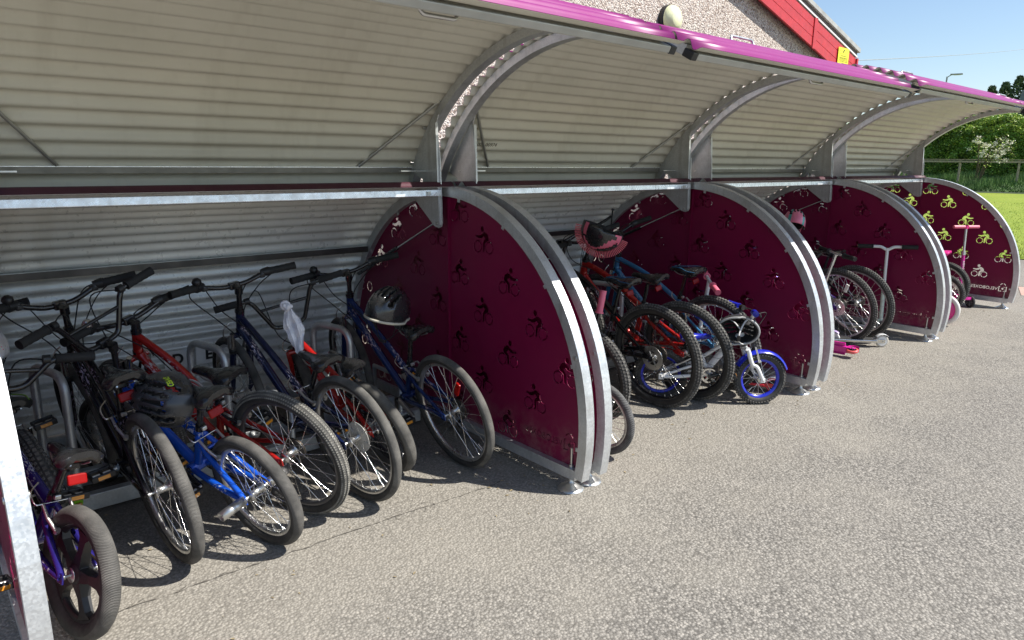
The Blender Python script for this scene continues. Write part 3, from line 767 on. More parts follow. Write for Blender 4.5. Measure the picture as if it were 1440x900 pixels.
rl = ['galvanised cycle rack with bent hoops holding the bikes in the nearest shelter', 'galvanised cycle rack behind the black and blue bikes in the second shelter', 'galvanised cycle rack at the back of the third shelter', 'galvanised cycle rack at the back of the far end shelter']
for i in range(4):
    r = RK if i == 0 else copy_tree(RK)
    r.location = (XL[i], 0, 0); tag(r, rl[i], 'bike rack', 'racks inside the shelters')

# ================================================================ BICYCLES
def wheel(root, c, rw, rt, name, tyre='med', rim=ALLOY, spokes=28, hubm=ALLOY, mag=False, M=None, seed=0, knob=None, rimw=.0125):
    """wheel centred at c (axle along y); a mesh 'name' = rim, with tyre, spokes and hub as sub-parts"""
    c = Vector(c); R = rw-rt
    rr = random.Random(seed)
    def fin(b): return b.xf(M) if M is not None else b
    ro = rw-2*rt+.006; ri = ro-.019
    b = MB(); w_ = rimw
    b.rev(c, (0, 1, 0), [(-w_, ro+.004), (-w_*.9, ro-.006), (-w_*.55, ri+.002), (0, ri), (w_*.55, ri+.002), (w_*.9, ro-.006), (w_, ro+.004), (w_*.8, ro-.001), (-w_*.8, ro-.001)], BLACKP if mag else rim, 64, True, True)
    if mag:
        for k in range(5):
            a = R_(90+72*k+14); d = Vector((math.cos(a), 0, math.sin(a))); pp = Vector((-d.z, 0, d.x)); vs = []
            for (q, hw, ht) in ((.022, .024, .020), (ri*.55, .013, .014), (ri*.88, .019, .013), (ri+.004, .038, .012)):
                for (sx, sy) in ((-1, -1), (1, -1), (1, 1), (-1, 1)): vs.append(c+d*q+pp*hw*sx+Vector((0, ht*sy, 0)))
            fs = []
            for i in range(3):
                for j in range(4): fs.append([i*4+j, i*4+(j+1) % 4, (i+1)*4+(j+1) % 4, (i+1)*4+j])
            b.add(vs, fs, BLACKP, False)
        b.rev(c, (0, 1, 0), [(-.028, .0), (-.028, .026), (-.012, .040), (.012, .040), (.028, .026), (.028, 0)], BLACKP, 24)
    wo = fin(b).build(name, root)
    # tyre
    tm = {'slick': T_SLICK, 'med': T_MED, 'knob': T_KNOB, 'fine': T_MED, 'grey': T_GREY}[tyre]; n = 14; P = []
    for i in range(n):
        a = 2*math.pi*i/n; P.append((rt*math.sin(a)*.97, R+rt*math.cos(a)))
    b = MB(); N = 84
    tread = [0, 1, 2, 12, 13, 11]; mi = None
    ax = Vector((0, 1, 0)); vs = []; 
    for i in range(N):
        a = 2*math.pi*i/N; d = Vector((math.cos(a), 0, math.sin(a)))
        for (h, r) in P: vs.append(c+ax*h+d*r)
    ft, fs_, uvt, uvs_ = [], [], [], []
    K = rw*2*math.pi/.05
    for i in range(N):
        for j in range(n):
            f = [i*n+j, i*n+(j+1) % n, ((i+1) % N)*n+(j+1) % n, ((i+1) % N)*n+j]
            u = [(i/N*K, j/n*2.), (i/N*K, (j+1)/n*2.), ((i+1)/N*K, (j+1)/n*2.), ((i+1)/N*K, j/n*2.)]
            if j in tread[:5] or j == 11: ft.append(f); uvt.append(u)
            else: fs_.append(f); uvs_.append(u)
    b.add(vs, ft, tm, True, uvt); o = 0
    k = b.mi(T_SIDE if tyre != 'grey' else T_GREY)
    for f, u in zip(fs_, uvs_): b.uv[len(b.f)] = u; b.f.append(f); b.m.append(k); b.sm.append(True)
    if tyre in ('knob', 'fine'):
        kf = .55 if tyre == 'fine' else 1.; L = int(2*math.pi*rw/(.021*kf))
        for i in range(L):
            for j, (ang, sz) in enumerate(((0, (.011, .013, .006)), (-38, (.010, .009, .006)), (38, (.010, .009, .006)), (-68, (.011, .008, .005)), (68, (.011, .008, .005)))):
                a = 2*math.pi*(i+(.5 if j in (0, 3, 4) else 0))/L; t = R_(ang)
                rot = Matrix.Rotation(-a+math.pi/2, 3, 'Y') @ Matrix.Rotation(-t, 3, 'X')
                rad = R+(rt+.0015)*math.cos(t); p = c+Vector((math.cos(a)*rad, (rt+.0015)*math.sin(t), math.sin(a)*rad))
                s = rt/.026; b.box(p, (sz[0]*s*kf, sz[1]*s*(.5+.5*kf), sz[2]*kf), KNOBS if knob is None else knob, rot)
    fin(b).build('tyre', wo)
    # spokes
    if not mag:
        b = MB(); hl = .028
        for i in range(spokes):
            s = 1 if i % 2 else -1; a = 2*math.pi*i/spokes; g = i//2; ha = a+(1 if g % 2 else -1)*R_(68)
            p0 = c+Vector((math.cos(ha)*.021, s*hl, math.sin(ha)*.021)); p1 = c+Vector((math.cos(a)*ri, s*.003, math.sin(a)*ri))
            b.tube([p0, p1], .00125, CHROME if rim != BLACKM else BLACKM, 4, False); b.tube([p1, p0.lerp(p1, .955)], .0022, ALLOY, 5, False)
        a = R_(200+seed*47); b.cyl(c+Vector((math.cos(a)*(ri+.004), 0, math.sin(a)*(ri+.004))), c+Vector((math.cos(a)*(ri-.035), 0, math.sin(a)*(ri-.035))), .003, CHROME, 6)
        fin(b).build('spokes', wo)
    b = MB(); b.rev(c, (0, 1, 0), [(-.03, .0), (-.03, .024), (-.026, .024), (-.024, .013), (.024, .013), (.026, .024), (.03, .024), (.03, 0)], hubm, 20)
    b.cyl(c-Vector((0, .055, 0)), c+Vector((0, .055, 0)), .0055, BOLT, 8)
    for s in (-1, 1): b.cyl(c+Vector((0, s*.046, 0)), c+Vector((0, s*.056, 0)), .010, BOLT, 6)
    fin(b).build('hub', wo)
    return wo
def reflector_on_wheel(root, c, rw, ang, m, M=None):
    c = Vector(c); a = R_(ang); d = Vector((math.cos(a), 0, math.sin(a))); q = c+d*rw*.55
    rot = Matrix.Rotation(-a, 3, 'Y'); b = MB(); b.box(q, (.075, .012, .028), m, rot, .004)
    if M is not None: b.xf(M)
    b.build('wheel_reflector', root)
def saddle(root, x, z, L=.26, W=.15, m=SADB, tilt=0., name='saddle', trim=None):
    """lofted saddle: nose forward (+x)"""
    sec = [(-.50, .62, .20, .012), (-.47, .90, .30, .004), (-.36, 1., .36, 0), (-.2, .86, .34, -.004), (-.05, .52, .28, -.008), (.12, .30, .24, -.008), (.30, .24, .22, -.004), (.44, .20, .20, -.006), (.50, .12, .12, -.014)]
    b = MB(); n = 16; vs = []; fs = []
    for (u, wd, h, dz) in sec:
        for k in range(n):
            a = 2*math.pi*k/n; cy, sz = math.cos(a), math.sin(a)
            y = cy*abs(cy)**-.25*wd*W/2 if abs(cy) > 1e-4 else 0
            zz = (sz*.5 if sz > 0 else sz*(1.0 if abs(cy) > .5 else .35))*h*.12
            zz -= (1-abs(sz))*.010*wd; vs.append(Vector((u*L, y, z-.0+dz+zz)))
    for i in range(len(sec)-1):
        for k in range(n): fs.append([i*n+k, (i+1)*n+k, (i+1)*n+(k+1) % n, i*n+(k+1) % n])
    b.add(vs, fs, m); b.add(vs[:n], [list(range(n))], m); b.add(vs[-n:], [list(range(n))[::-1]], m)
    if trim:
        for s in (-1, 1): b.tube(crom([(-.46*L, s*W*.40, z+.006), (-.2*L, s*W*.40, z+.009), (.1*L, s*W*.15, z+.009), (.4*L, s*W*.085, z+.006)], 5), .003, trim, 6)
    Mt = Matrix.Translation((x, 0, z)) @ Matrix.Rotation(R_(tilt), 4, 'Y') @ Matrix.Translation((0, 0, -z)); b.xf(Mt); so_ = b.build(name, root)
    b = MB()
    for s in (-1, 1): b.tube(crom([(-.40*L, s*.030, z-.020), (-.2*L, s*.022, z-.036), (.15*L, s*.022, z-.036), (.38*L, s*.008, z-.020)], 5), .0035, ALLOY, 6)
    b.box((-.02, 0, z-.042), (.045, .05, .025), BLACKM, None, .006); b.xf(Mt); b.build('saddle_rails', so_)
    return so_
class Spec:
    def __init__(s, **k):
        d = dict(rw=.30, rt=.022, tyre='med', rim=ALLOY, spokes=28, mag=False, sx=.24, sz=.75, bx=.74, bz=.95, steer=0, fm=BLACKM, fork=None, bar='riser', barw=.56, grip=RUB,
                 sadw=.15, sadl=.26, sadm=SADB, sadt=0, style='mtb', gears=True, disc=False, pegs=False, guard=False, refl=True, crank=30, susp=True, postm=BLACKM, wref=None, kick=False,
                 hub=ALLOY, trim=None, bb=None, sadtop=None, seed=0, mud=None, cables=True, bell=False, rise=None, ref_m=RED_R, knobm=None, frw=None, tubek=1., noodle=True, stand=None)
        d.update(k); s.__dict__.update(d)
def bike(name, s, loc, psi, lean):
    root = empty(name, (loc[0], loc[1], 0), (-R_(lean), 0, R_(psi)))
    rw, rt = s.rw, s.rt; RA = Vector((0, 0, rw)); k = s.tubek
    fork = s.fork or s.fm
    ha = 70; ca, sa = math.cos(R_(ha)), math.sin(R_(ha)); fr = s.frw or rw
    xaxis = s.bx-.05                                            # steering axis x at bar height
    FA = Vector((xaxis+(s.bz-fr)*ca/sa+.035, 0, fr))
    ax = Vector((-ca, 0, sa))                                    # up along the head tube
    P0 = FA-Vector((.035, 0, 0))*1.0
    def onax(z): return P0+ax*((z-fr)/sa)
    crown = onax(2*fr+(.055 if s.susp else .03)); HB = crown+ax*.025; HT = HB+ax*(.11 if rw > .26 else .09)
    if HT.z > s.bz-.04: HT = HB+ax*max(.05, (s.bz-.05-HB.z)/sa)
    BB = Vector(s.bb) if s.bb else Vector((.40*(rw/.30)**.5 if rw > .22 else .30, 0, rw-.02 if rw > .26 else rw+.02))
    st = Vector((s.sx, 0, s.sz-.05)); d = (st-BB).normalized()
    tt = s.sadtop if s.sadtop else (.62 if s.style != 'step' else .52)
    ST = BB+(st-BB)*tt
    S = Matrix.Translation(P0) @ Matrix.Rotation(R_(s.steer), 4, ax) @ Matrix.Translation(-P0)
    # frame
    b = MB(); fm = s.fm
    b.tube([BB, ST+d*.02], .0155*k, fm, 12); b.tube([HB-ax*.005, HT+ax*.005], .020*k, fm, 14)
    for q in (HB, HT): b.tube([q-ax*.006, q+ax*.006], .0225*k, BLACKM, 14)
    if s.style == 'mtb':
        mid = (HT.lerp(ST, .5))+Vector((0, 0, .012)); b.tube(crom([HT-ax*.02, mid, ST-d*.02], 6), .0165*k, fm, 12)
        b.tube(crom([HB+ax*.015, HB.lerp(BB, .12)+Vector((.0, 0, -.012)), BB], 6), .0205*k, fm, 12)
    elif s.style == 'step':
        b.tube(crom([HT-ax*.03, HT.lerp(ST, .5)+Vector((0, 0, -.035)), ST-d*.03+Vector((.03, 0, 0)), ST-d*.05], 6), .0165*k, fm, 12)
        b.tube([HB+ax*.012, BB], .0195*k, fm, 12)
    elif s.style == 'bmx':
        b.tube([HT-ax*.02, ST-d*.02], .0165*k, fm, 12); b.tube([HB+ax*.02, BB], .0185*k, fm, 12)
        b.tube([HB+ax*.0+Vector((-.03, 0, .012)), HB.lerp(BB, .25)+Vector((0, 0, .03))], .008, fm, 8)
    elif s.style == 'curved':
        b.tube(crom([HT-ax*.02, HT.lerp(BB, .45)+Vector((0, 0, .02)), BB+d*.03], 6), .0215*k, fm, 12); b.tube(crom([HT-ax*.02+Vector((0, 0, 0)), HT.lerp(ST, .6)+Vector((0, 0, -.02)), ST-d*.02], 6), .012*k, fm, 10)
    dx = .058
    for q in (-1, 1):
        D = RA+Vector((0, q*dx, 0))
        b.tube(crom([BB+Vector((-.01, q*.028, -.002)), BB+Vector((-.10*rw/.3, q*.040, .0)), D+Vector((.10, q*-.004, .005)), D], 5), [.0115*k]*11+[.0105*k]*4+[.0085*k], fm, 10)
        b.tube(crom([ST-d*.03+Vector((-.005, q*.016, 0)), ST-d*.03+(D-ST)*.28+Vector((0, q*.016, .0)), D+(ST-D)*.1, D], 5), [.0095*k]*15+[.008*k], fm, 10)
        b.box(D+Vector((.002, 0, 0)), (.035, .006, .035), fm, None, .002)
    b.tube([ST-d*.03+(RA-ST)*.20+Vector((0, -.033, 0)), ST-d*.03+(RA-ST)*.20+Vector((0, .033, 0))], .008, fm, 8)
    b.tube([BB-Vector((0, .038, 0)), BB+Vector((0, .038, 0))], .021*k, fm, 14)
    b.build('frame', root)
    # fork
    b = MB()
    b.tube([HB-ax*.006, crown], .016, fork, 10)
    for q in (-1, 1):
        w0 = max(.042, rt+.02); D = FA+Vector((0, q*.052, 0))
        top = crown+Vector((.0, q*w0, 0))
        if s.susp:
            b.tube([top+ax*.015, top-ax*.10], .0125, CHROME if fork != BLACKM else DKST, 10); b.tube([top-ax*.085, D+ax*.05+Vector((-.028, 0, 0)), D], [.0165, .0155, .010], fork, 12); b.tube([top-ax*.08, top-ax*.098], .019, BLACKP, 12)
        else: b.tube(crom([top, top-ax*.1, D+ax*.09+Vector((-.012, 0, 0)), D], 5), [.0135]*6+[.012]*9+[.009], fork, 10)
        b.box(D, (.03, .006, .03), fork, None, .002)
        b.tube([crown+Vector((0, q*.005, .0)), top], .015, fork, 10)
    b.xf(S).build('fork', root)
    # wheels
    wheel(root, RA, rw, rt, 'rear_wheel', s.tyre, s.rim, s.spokes, s.hub, s.mag, None, s.seed+1, s.knobm)
    fw = wheel(root, FA, fr, rt, 'front_wheel', s.tyre, s.rim, s.spokes, s.hub, s.mag, S, s.seed+2, s.knobm)
    if s.wref is not None: reflector_on_wheel(root, RA, rw, s.wref[0], s.wref[1])
    # seat post + saddle
    b = MB(); b.tube([ST-d*.05, st+Vector((0, 0, .012))], .0128, s.postm, 12); b.tube([ST+d*.005, ST+d*.03], .0185, BLACKM, 12); b.box(ST+d*.018+Vector((-.024, 0, 0)), (.014, .02, .016), BOLT, None, .003)
    b.build('seat_post', root)
    saddle(root, s.sx, s.sz, s.sadl, s.sadw, s.sadm, s.sadt, trim=s.trim)
    if s.refl:
        q = BB+(st-BB)*min(.97, tt+.22)+Vector((-.035, 0, -.0)); q = st+Vector((-.075, 0, -.025)); b = MB(); b.box(q, (.012, .058, .034), s.ref_m, Matrix.Rotation(R_(18), 3, 'Y'), .005)
        b.tube([q+Vector((.006, 0, 0)), q+Vector((.06, 0, -.01))], .005, BLACKP, 6); b.build('rear_reflector', root)
    # handlebar
    bc = Vector((s.bx, 0, s.bz)); ab = onax(s.bz-.012)
    b = MB(); b.tube([HT+ax*.0, HT+ax*.022], .019, BLACKM, 12); b.tube([HT, ab], .0125, BLACKM, 12); b.tube([ab-ax*.022, ab+ax*.012], .0185, BLACKM, 12); b.tube([ab, bc], .0155, BLACKM, 10); b.box(bc, (.034, .05, .036), BLACKM, None, .006)
    b.xf(S).build('stem', root)
    W = s.barw/2; b = MB()
    if s.bar == 'riser': rise = .03 if s.rise is None else s.rise; half = [(0, 0, 0), (0, .05, 0), (-.004, .10, rise*.4), (-.010, .155, rise), (-.02, .22, rise+.003), (-.04, W, rise+.006)]
    elif s.bar == 'bmx': rise = .165 if s.rise is None else s.rise; half = [(0, 0, 0), (0, .045, 0), (-.002, .08, .01), (-.010, .145, rise*.85), (-.014, .17, rise), (-.035, W, rise+.010)]
    else: rise = .10 if s.rise is None else s.rise; half = [(0, 0, 0), (0, .04, 0), (-.005, .10, rise*.6), (-.01, .14, rise), (-.03, W, rise+.005)]
    H = [Vector(h) for h in half]; pts = [bc+Vector((h.x, -h.y, h.z)) for h in H[::-1]][:-1]+[bc+h for h in H]
    b.tube(fillet(pts, .05, 5), .0112, BLACKM if s.bar != 'kidw' else WHTP, 10)
    if s.bar == 'bmx': b.tube([bc+Vector((-.007, -.128, rise*.62)), bc+Vector((-.007, .128, rise*.62))], .008, BLACKM, 8)
    hb = b.xf(S).build('handlebar', root)
    e = H[-1]; e0 = H[-2]
    for q in (-1, 1):
        A = bc+Vector((e.x, q*e.y, e.z)); B_ = bc+Vector((e0.x, q*e0.y, e0.z)); dd = (A-B_).normalized(); A2 = A+dd*.004; Bs = A-dd*(.125 if s.rw > .2 else .095)
        b = MB(); gp = [Bs.lerp(A2, t/10) for t in range(11)]; b.tube(gp, [.0172+(.0014 if i % 2 else 0) for i in range(11)], s.grip, 12); b.tube([A2-dd*.006, A2], .0185, s.grip, 12); b.tube([Bs, Bs+dd*.006], .0205, s.grip, 12)
        b.xf(S).build('grip', hb)
        if s.cables:
            b = MB(); c0 = Bs-dd*.028; b.tube([c0-dd*.012, c0+dd*.012], .0175, BLACKP, 10)
            b.tube([c0, c0+Vector((.028, 0, -.008)), c0+Vector((.038, 0, -.012))+dd*.03, c0+Vector((.036, 0, -.022))+dd*.10], [.008, .007, .006, .005], ALLOY if s.seed % 2 else BLACKP, 8)
            if s.gears: b.tube([Bs-dd*.03, Bs-dd*.001], [.019, .0235], BLACKP, 14); b.box(c0-dd*.012+Vector((.0, 0, -.012)), (.04, .028, .022), BLACKP, None, .006)
            b.xf(S).build('brake_lever', hb)
    if s.bell:
        b = MB(); q = bc+Vector((-.012, .17, rise+.03)); b.rev(q, (0, .2, 1), [(-.022, .012), (-.012, .020), (.004, .022), (.016, .012), (.02, .0)], BLACKP if s.bell == 1 else CHROME, 16); b.xf(S).build('bell', hb)
    # cables
    if s.cables:
        b = MB()
        for q, off in ((-1, .0), (1, .015)):
            c0 = S @ (bc+Vector((e0.x+.01, q*(e0.y), e0.z-.006))); hd = HT+Vector((.05, q*.02, .0)); ends = (HT.lerp(ST, .2)+Vector((0, q*.014, -.015))) if q > 0 else crown+Vector((.03, 0, -.01))
            loopy = c0+Vector((.08, -q*.10, -.02+off)); low = hd+Vector((.03, q*.03, .02-off))
            b.tube(crom([c0, loopy, low, ends], 7), .0028, RUB, 6)
            if s.gears: b.tube(crom([c0+Vector((0, -q*.01, 0)), c0+Vector((.11, -q*.06, -.08)), hd+Vector((.05, q*.05, -.04)), HB+Vector((-.05, q*.03, -.03))], 7), .0028, RUB, 6)
        # along the down tube / top tube
        b.tube([HT.lerp(ST, .2)+Vector((0, .014, -.018)), ST+Vector((.02, .012, -.035)), ST-d*.03+(RA-ST)*.15+Vector((0, 0, .03))], .0025, RUB, 6)
        b.build('cable', root)
    # brakes
    if not s.mag or True:
        for (A, top, nm, Mx) in ((RA, ST, 'rear_brake', None), (FA, crown, 'front_brake', S)):
            if s.disc:
                b = MB(); q = A+Vector((0, .040, 0)); b.rev(q, (0, 1, 0), [(-.001, .045), (-.001, .078), (.001, .078), (.001, .045)], ALLOY, 40, False, True)
                for j in range(6):
                    a = j*math.pi/3; b.box(q+Vector((math.cos(a)*.034, 0, math.sin(a)*.034)), (.045, .002, .008), ALLOY, Matrix.Rotation(-a, 3, 'Y'))
                cp = q+Vector((.06, .004, .05)) if Mx is None else q+Vector((-.07, .004, .03)); b.box(cp, (.05, .03, .04), BLACKM, None, .006)
            else:
                b = MB(); dirn = (top-A).normalized(); r_ = s.rw-2*rt+.012
                if A is FA: dirn = ax
                base = A+dirn*(r_-.018)
                tn = Vector((-dirn.z, 0, dirn.x)) if A is RA else Vector((dirn.z, 0, -dirn.x))
                back = (-1 if A is RA else 1)
                o_ = Vector((dirn.z, 0, -dirn.x))*(.018*back)
                for q in (-1, 1):
                    p0 = base+Vector((0, q*.030, 0))+o_; p1 = p0+dirn*.105+Vector((0, q*.010, 0)); b.tube([p0, p0.lerp(p1, .5)+Vector((0, q*.006, 0)), p1], [.008, .006, .005], ALLOY if s.seed % 3 else BLACKM, 8)
                    b.box(base+dirn*.018+Vector((0, q*.022, 0))+o_*.4, (.055, .012, .012), RUB, Matrix.Rotation(math.atan2(dirn.x, dirn.z), 3, 'Y'), .003); b.cyl(p0-o_*.3, p0+o_*.6, .009, BOLT, 8)
                t1 = base+dirn*.105+o_; b.tube([t1+Vector((0, -.038, 0)), t1+Vector((0, .055, 0))], .0016, CHROME, 5)
                b.tube(crom([t1+Vector((0, .036, 0)), t1+Vector((0, .062, .004)), t1+dirn*.05+Vector((0, .060, 0)), t1+dirn*.08+Vector((0, .03, 0))], 5), .0032, CHROME, 6)
            if Mx is not None: b.xf(Mx)
            b.build(nm, root)
    # drive
    cy = -.048; cr = .062 if s.rw > .26 else .052; b = MB(); b.rev(BB+Vector((0, cy, 0)), (0, 1, 0), [(-.0015, cr-.012), (-.0015, cr), (.0015, cr), (.0015, cr-.012)], BLACKM if s.gears else CHROME, 36, False, True)
    for j in range(5):
        a = R_(s.crank+j*72); b.box(BB+Vector((math.cos(a)*cr*.5, cy, math.sin(a)*cr*.5)), (cr*.95, .004, .012), BLACKM if s.gears else ALLOY, Matrix.Rotation(-a, 3, 'Y'))
    if s.guard: b.rev(BB+Vector((0, cy-.008, 0)), (0, 1, 0), [(-.001, cr-.004), (-.001, cr+.016), (.001, cr+.016), (.001, cr-.004)], BLACKP, 36, False, True)
    cl = .15 if s.rw > .26 else .115
    for q in (-1, 1):
        a = R_(s.crank+(180 if q > 0 else 0)); dv = Vector((math.cos(a), 0, math.sin(a))); p0 = BB+Vector((0, q*.06, 0)); p1 = p0+dv*cl+Vector((0, q*.012, 0)); b.tube([p0, p1], [.014, .010], ALLOY if s.seed % 2 else BLACKM, 10)
        b.cyl(p0-Vector((0, q*.02, 0)), p0+Vector((0, q*.012, 0)), .014, BLACKM, 12)
    b.cyl(BB-Vector((0, .062, 0)), BB+Vector((0, .062, 0)), .012, BOLT, 10)
    cs = b.build('crankset', root)
    for q in (-1, 1):
        a = R_(s.crank+(180 if q > 0 else 0)); dv = Vector((math.cos(a), 0, math.sin(a))); p = BB+Vector((0, q*.072, 0))+dv*cl
        b = MB(); b.cyl(p, p+Vector((0, q*.09, 0)), .006, BOLT, 8); L = .085 if s.rw > .2 else .065
        for dx_ in (-1, 1): b.box(p+Vector((dx_*.030, q*.055, 0)), (.014, L, .024), BLACKP, None, .004); b.box(p+Vector((dx_*.038, q*.055, 0)), (.003, .042, .014), ORG_R)
        for yy in (.018, .055, .092): b.box(p+Vector((0, q*yy, 0)), (.06, .010, .018), BLACKP, None, .003)
        b.build('pedal', cs)
    sp = .046 if s.gears else .030; b = MB(); P = []
    for t in range(0, 181, 20): a = R_(90+t*1.0-0); P.append(RA+Vector((-math.sin(R_(t))*sp if True else 0, cy+.004, math.cos(R_(t))*sp)))
    for t in range(0, 181, 20): P.append(BB+Vector((math.sin(R_(t))*cr, cy, -math.cos(R_(t))*cr)))
    b.tube(P, .0042, CHAIN, 5, False, True, 1.); b.build('chain', root)
    if s.gears:
        b = MB()
        for j, r_ in enumerate((.028, .034, .040, .047, .054)): b.rev(RA+Vector((0, cy+.004*j-.002, 0)), (0, 1, 0), [(-.001, .012), (-.001, r_), (.001, r_), (.001, .012)], DKST, 28, False, True)
        if s.guard: b.rev(RA+Vector((0, cy+.022, 0)), (0, 1, 0), [(-.001, .012), (-.001, .072), (.001, .072), (.001, .012)], mat('clear_spoke_guard', (.42, .42, .40), .35), 36, False, True)
        b.build('sprockets', root)
        b = MB(); q = RA+Vector((.01, cy-.012, -.045)); b.box(q, (.06, .02, .035), ALLOY, Matrix.Rotation(R_(30), 3, 'Y'), .006); q2 = q+Vector((.03, .006, -.055)); b.box(q.lerp(q2, .6), (.02, .008, .085), BLACKM, Matrix.Rotation(R_(-25), 3, 'Y'), .003)
        for z_ in (0, 1): b.cyl((q.lerp(q2, .25+.85*z_))+Vector((0, -.006, 0)), q.lerp(q2, .25+.85*z_)+Vector((0, .008, 0)), .018, BLACKP, 12)
        b.tube(crom([RA+Vector((.06, cy-.004, .01)), RA+Vector((-.03, cy-.01, -.0)), q+Vector((-.03, 0, -.01))], 5), .0028, RUB, 6); b.build('derailleur', root)
    if s.pegs:
        for q in (-1, 1):
            b = MB(); p = RA+Vector((0, q*.058, 0)); o_ = p+Vector((0, q*.105, 0)); b.rev(p, (0, q, 0), [(0, .006), (0, .019), (.105, .019), (.105, .014), (.07, .014), (.07, 0)], ALLOY, 20)
            b.build('stunt_peg', root)
    if s.kick:
        b = MB(); p = RA+Vector((.12, .05, -.03)); b.tube([p, p+Vector((-.20 if s.kick == 1 else .02, .05, -.10))], .008, ALLOY, 8); b.box(p+Vector((-.2, .05, -.10)), (.05, .02, .016), ALLOY, None, .004); b.build('kickstand', root)
    if s.mud:
        for (A, a0, a1, Mx, r_) in ((FA, 20, 150, S, fr+.016),):
            b = MB(); n = 14; vs = []; fs = []
            for i in range(n+1):
                a = R_(a0+(a1-a0)*i/n); 
                for (yy, dz) in ((-.030, -.012), (-.02, .0), (0, .004), (.02, 0), (.030, -.012)): rr_ = r_+dz; vs.append(A+Vector((math.cos(a)*rr_, yy, math.sin(a)*rr_)))
            for i in range(n):
                for j in range(4): fs.append([i*5+j, i*5+j+1, (i+1)*5+j+1, (i+1)*5+j])
            b.add(vs, fs, s.mud); o = len(b.v)//1
            b.add([v+(v-A).normalized()*-.002 for v in vs], [f[::-1] for f in fs], s.mud)
            if Mx is not None: b.xf(Mx)
            b.build('mudguard', root)
    return root, S, dict(bc=bc, RA=RA, FA=FA, BB=BB, ST=ST, HT=HT, HB=HB, e=e, rise=rise)
def lbl(r, l, g=None): tag(r, l, 'bicycle', g)
NAVY = m_framepaint('navy_frame_paint', (.008, .018, .075), (.55, .48, .55)); NAVY2 = m_framepaint('dark_blue_frame_paint', (.010, .035, .16), (.5, .42, .5))
REDF = m_framepaint('red_frame_paint', (.42, .012, .010), (.50, .48, .48), .15); BLUF = m_framepaint('bright_blue_frame_paint', (.008, .10, .62), (.55, .62, .80), .15)
PURF = m_framepaint('purple_blue_frame_paint', (.030, .022, .22), (.45, .45, .55)); SKYF = m_framepaint('sky_blue_frame_paint', (.045, .22, .46), (.25, .40, .55), .2)
REDP = mat('plain_red_paint', (.42, .012, .010), .22, .2, .7); BLKF = m_framepaint('black_frame_paint', (.010, .010, .013), (.40, .32, .42)); VIOF = m_framepaint('violet_frame_paint', (.06, .02, .20), (.3, .2, .4))
GRYF = mat('satin_grey_paint', (.10, .11, .12), .35, .2)
GA = 'bicycles parked in the nearest shelter'; GB = 'bicycles parked in the second shelter'; GC = 'bicycles in the third shelter'; GD = 'small bicycles in the far end shelter'
BK = {}
def B(key, name, spec, loc, psi, lean, label, g):
    r, S, inf = bike(name, spec, loc, psi, lean); lbl(r, label, g); BK[key] = (r, S, inf); return r
def wpt(key, p, steer=False):
    r, S, inf = BK[key]; bpy.context.view_layer.update(); v = Vector(p)
    if steer: v = S @ v
    return r.matrix_world @ v
B('A', 'childs_bicycle', Spec(rw=.213, rt=.030, tyre='slick', mag=True, sx=.12, sz=.58, bx=.63, bz=.68, fm=PURF, bar='bmx', barw=.58, rise=.11, style='bmx', gears=False, susp=False, sadl=.23, sadw=.14, steer=-4, seed=1, sadtop=.55, crank=70, noodle=True, cables=True, tubek=1.15),
  (.255, 2.372), 105, -9, 'purple childrens bike with black five spoke wheels nearest the camera', GA)
B('B', 'bicycle', Spec(rw=.30, rt=.024, tyre='slick', sx=.20, sz=.72, bx=.74, bz=.90, fm=BLKF, seed=4, barw=.60, style='mtb', bell=1, rise=.045, crank=-20, steer=3, tubek=1.1), (.65, 2.64), 94.5, 8, 'black bike with a broad black saddle, its sunlit rear wheel beside the blue one', GA)
B('C', 'childs_bicycle', Spec(rw=.245, rt=.025, tyre='slick', sx=.17, sz=.66, bx=.74, bz=.77, fm=BLUF, bar='bmx', barw=.62, rise=.17, style='bmx', gears=False, susp=False, seed=2, pegs=True, steer=12, crank=10, sadtop=.58, tubek=1.15, spokes=36), (.96, 2.53), 106, 13.5, 'bright blue stunt bike with steel pegs on its rear axle', GA)
B('D', 'bicycle', Spec(rw=.30, rt=.024, tyre='fine', knobm=FINEK, rim=mat('dark_alloy_rim', (.14, .14, .15), .35, .8), sx=.30, sz=.65, bx=.75, bz=.83, fm=REDF, seed=3, barw=.58, style='mtb', bell=2, crank=160, kick=1, steer=-4, refl=False), (1.17, 2.681), 113, 14, 'red and silver junior mountain bike with a kickstand, behind the blue stunt bike', GA)
B('E', 'bicycle', Spec(rw=.30, rt=.022, tyre='med', sx=.17, sz=.66, bx=.76, bz=.91, fm=NAVY, seed=4, barw=.60, style='step', guard=True, crank=200, steer=-6, bell=1, refl=False), (1.430, 2.619), 98.5, 9.5, 'navy step through bike with a clear plastic spoke guard on its rear wheel', GA)
B('F', 'childs_bicycle', Spec(rw=.25, rt=.029, tyre='med', rim=BLACKM, sx=.13, sz=.60, bx=.64, bz=.68, fm=REDP, bar='bmx', barw=.64, rise=.19, style='bmx', gears=False, susp=False, seed=6, steer=-16, sadl=.24, sadw=.12, sadt=-12, crank=30, tubek=1.15, refl=False), (1.705, 2.80), 92, 19, 'red stunt bike with tall black handlebars and a fat rear tyre', GA)
B('G', 'bicycle', Spec(rw=.30, rt=.022, tyre='med', sx=.24, sz=.70, bx=.80, bz=.91, fm=NAVY2, seed=7, barw=.60, style='step', crank=20, steer=-8, bell=1, wref=(118, RED_R), refl=False, trim=None), (1.985, 2.62), 90.5, 12, 'dark blue step through bike parked against the maroon end panel', GA)
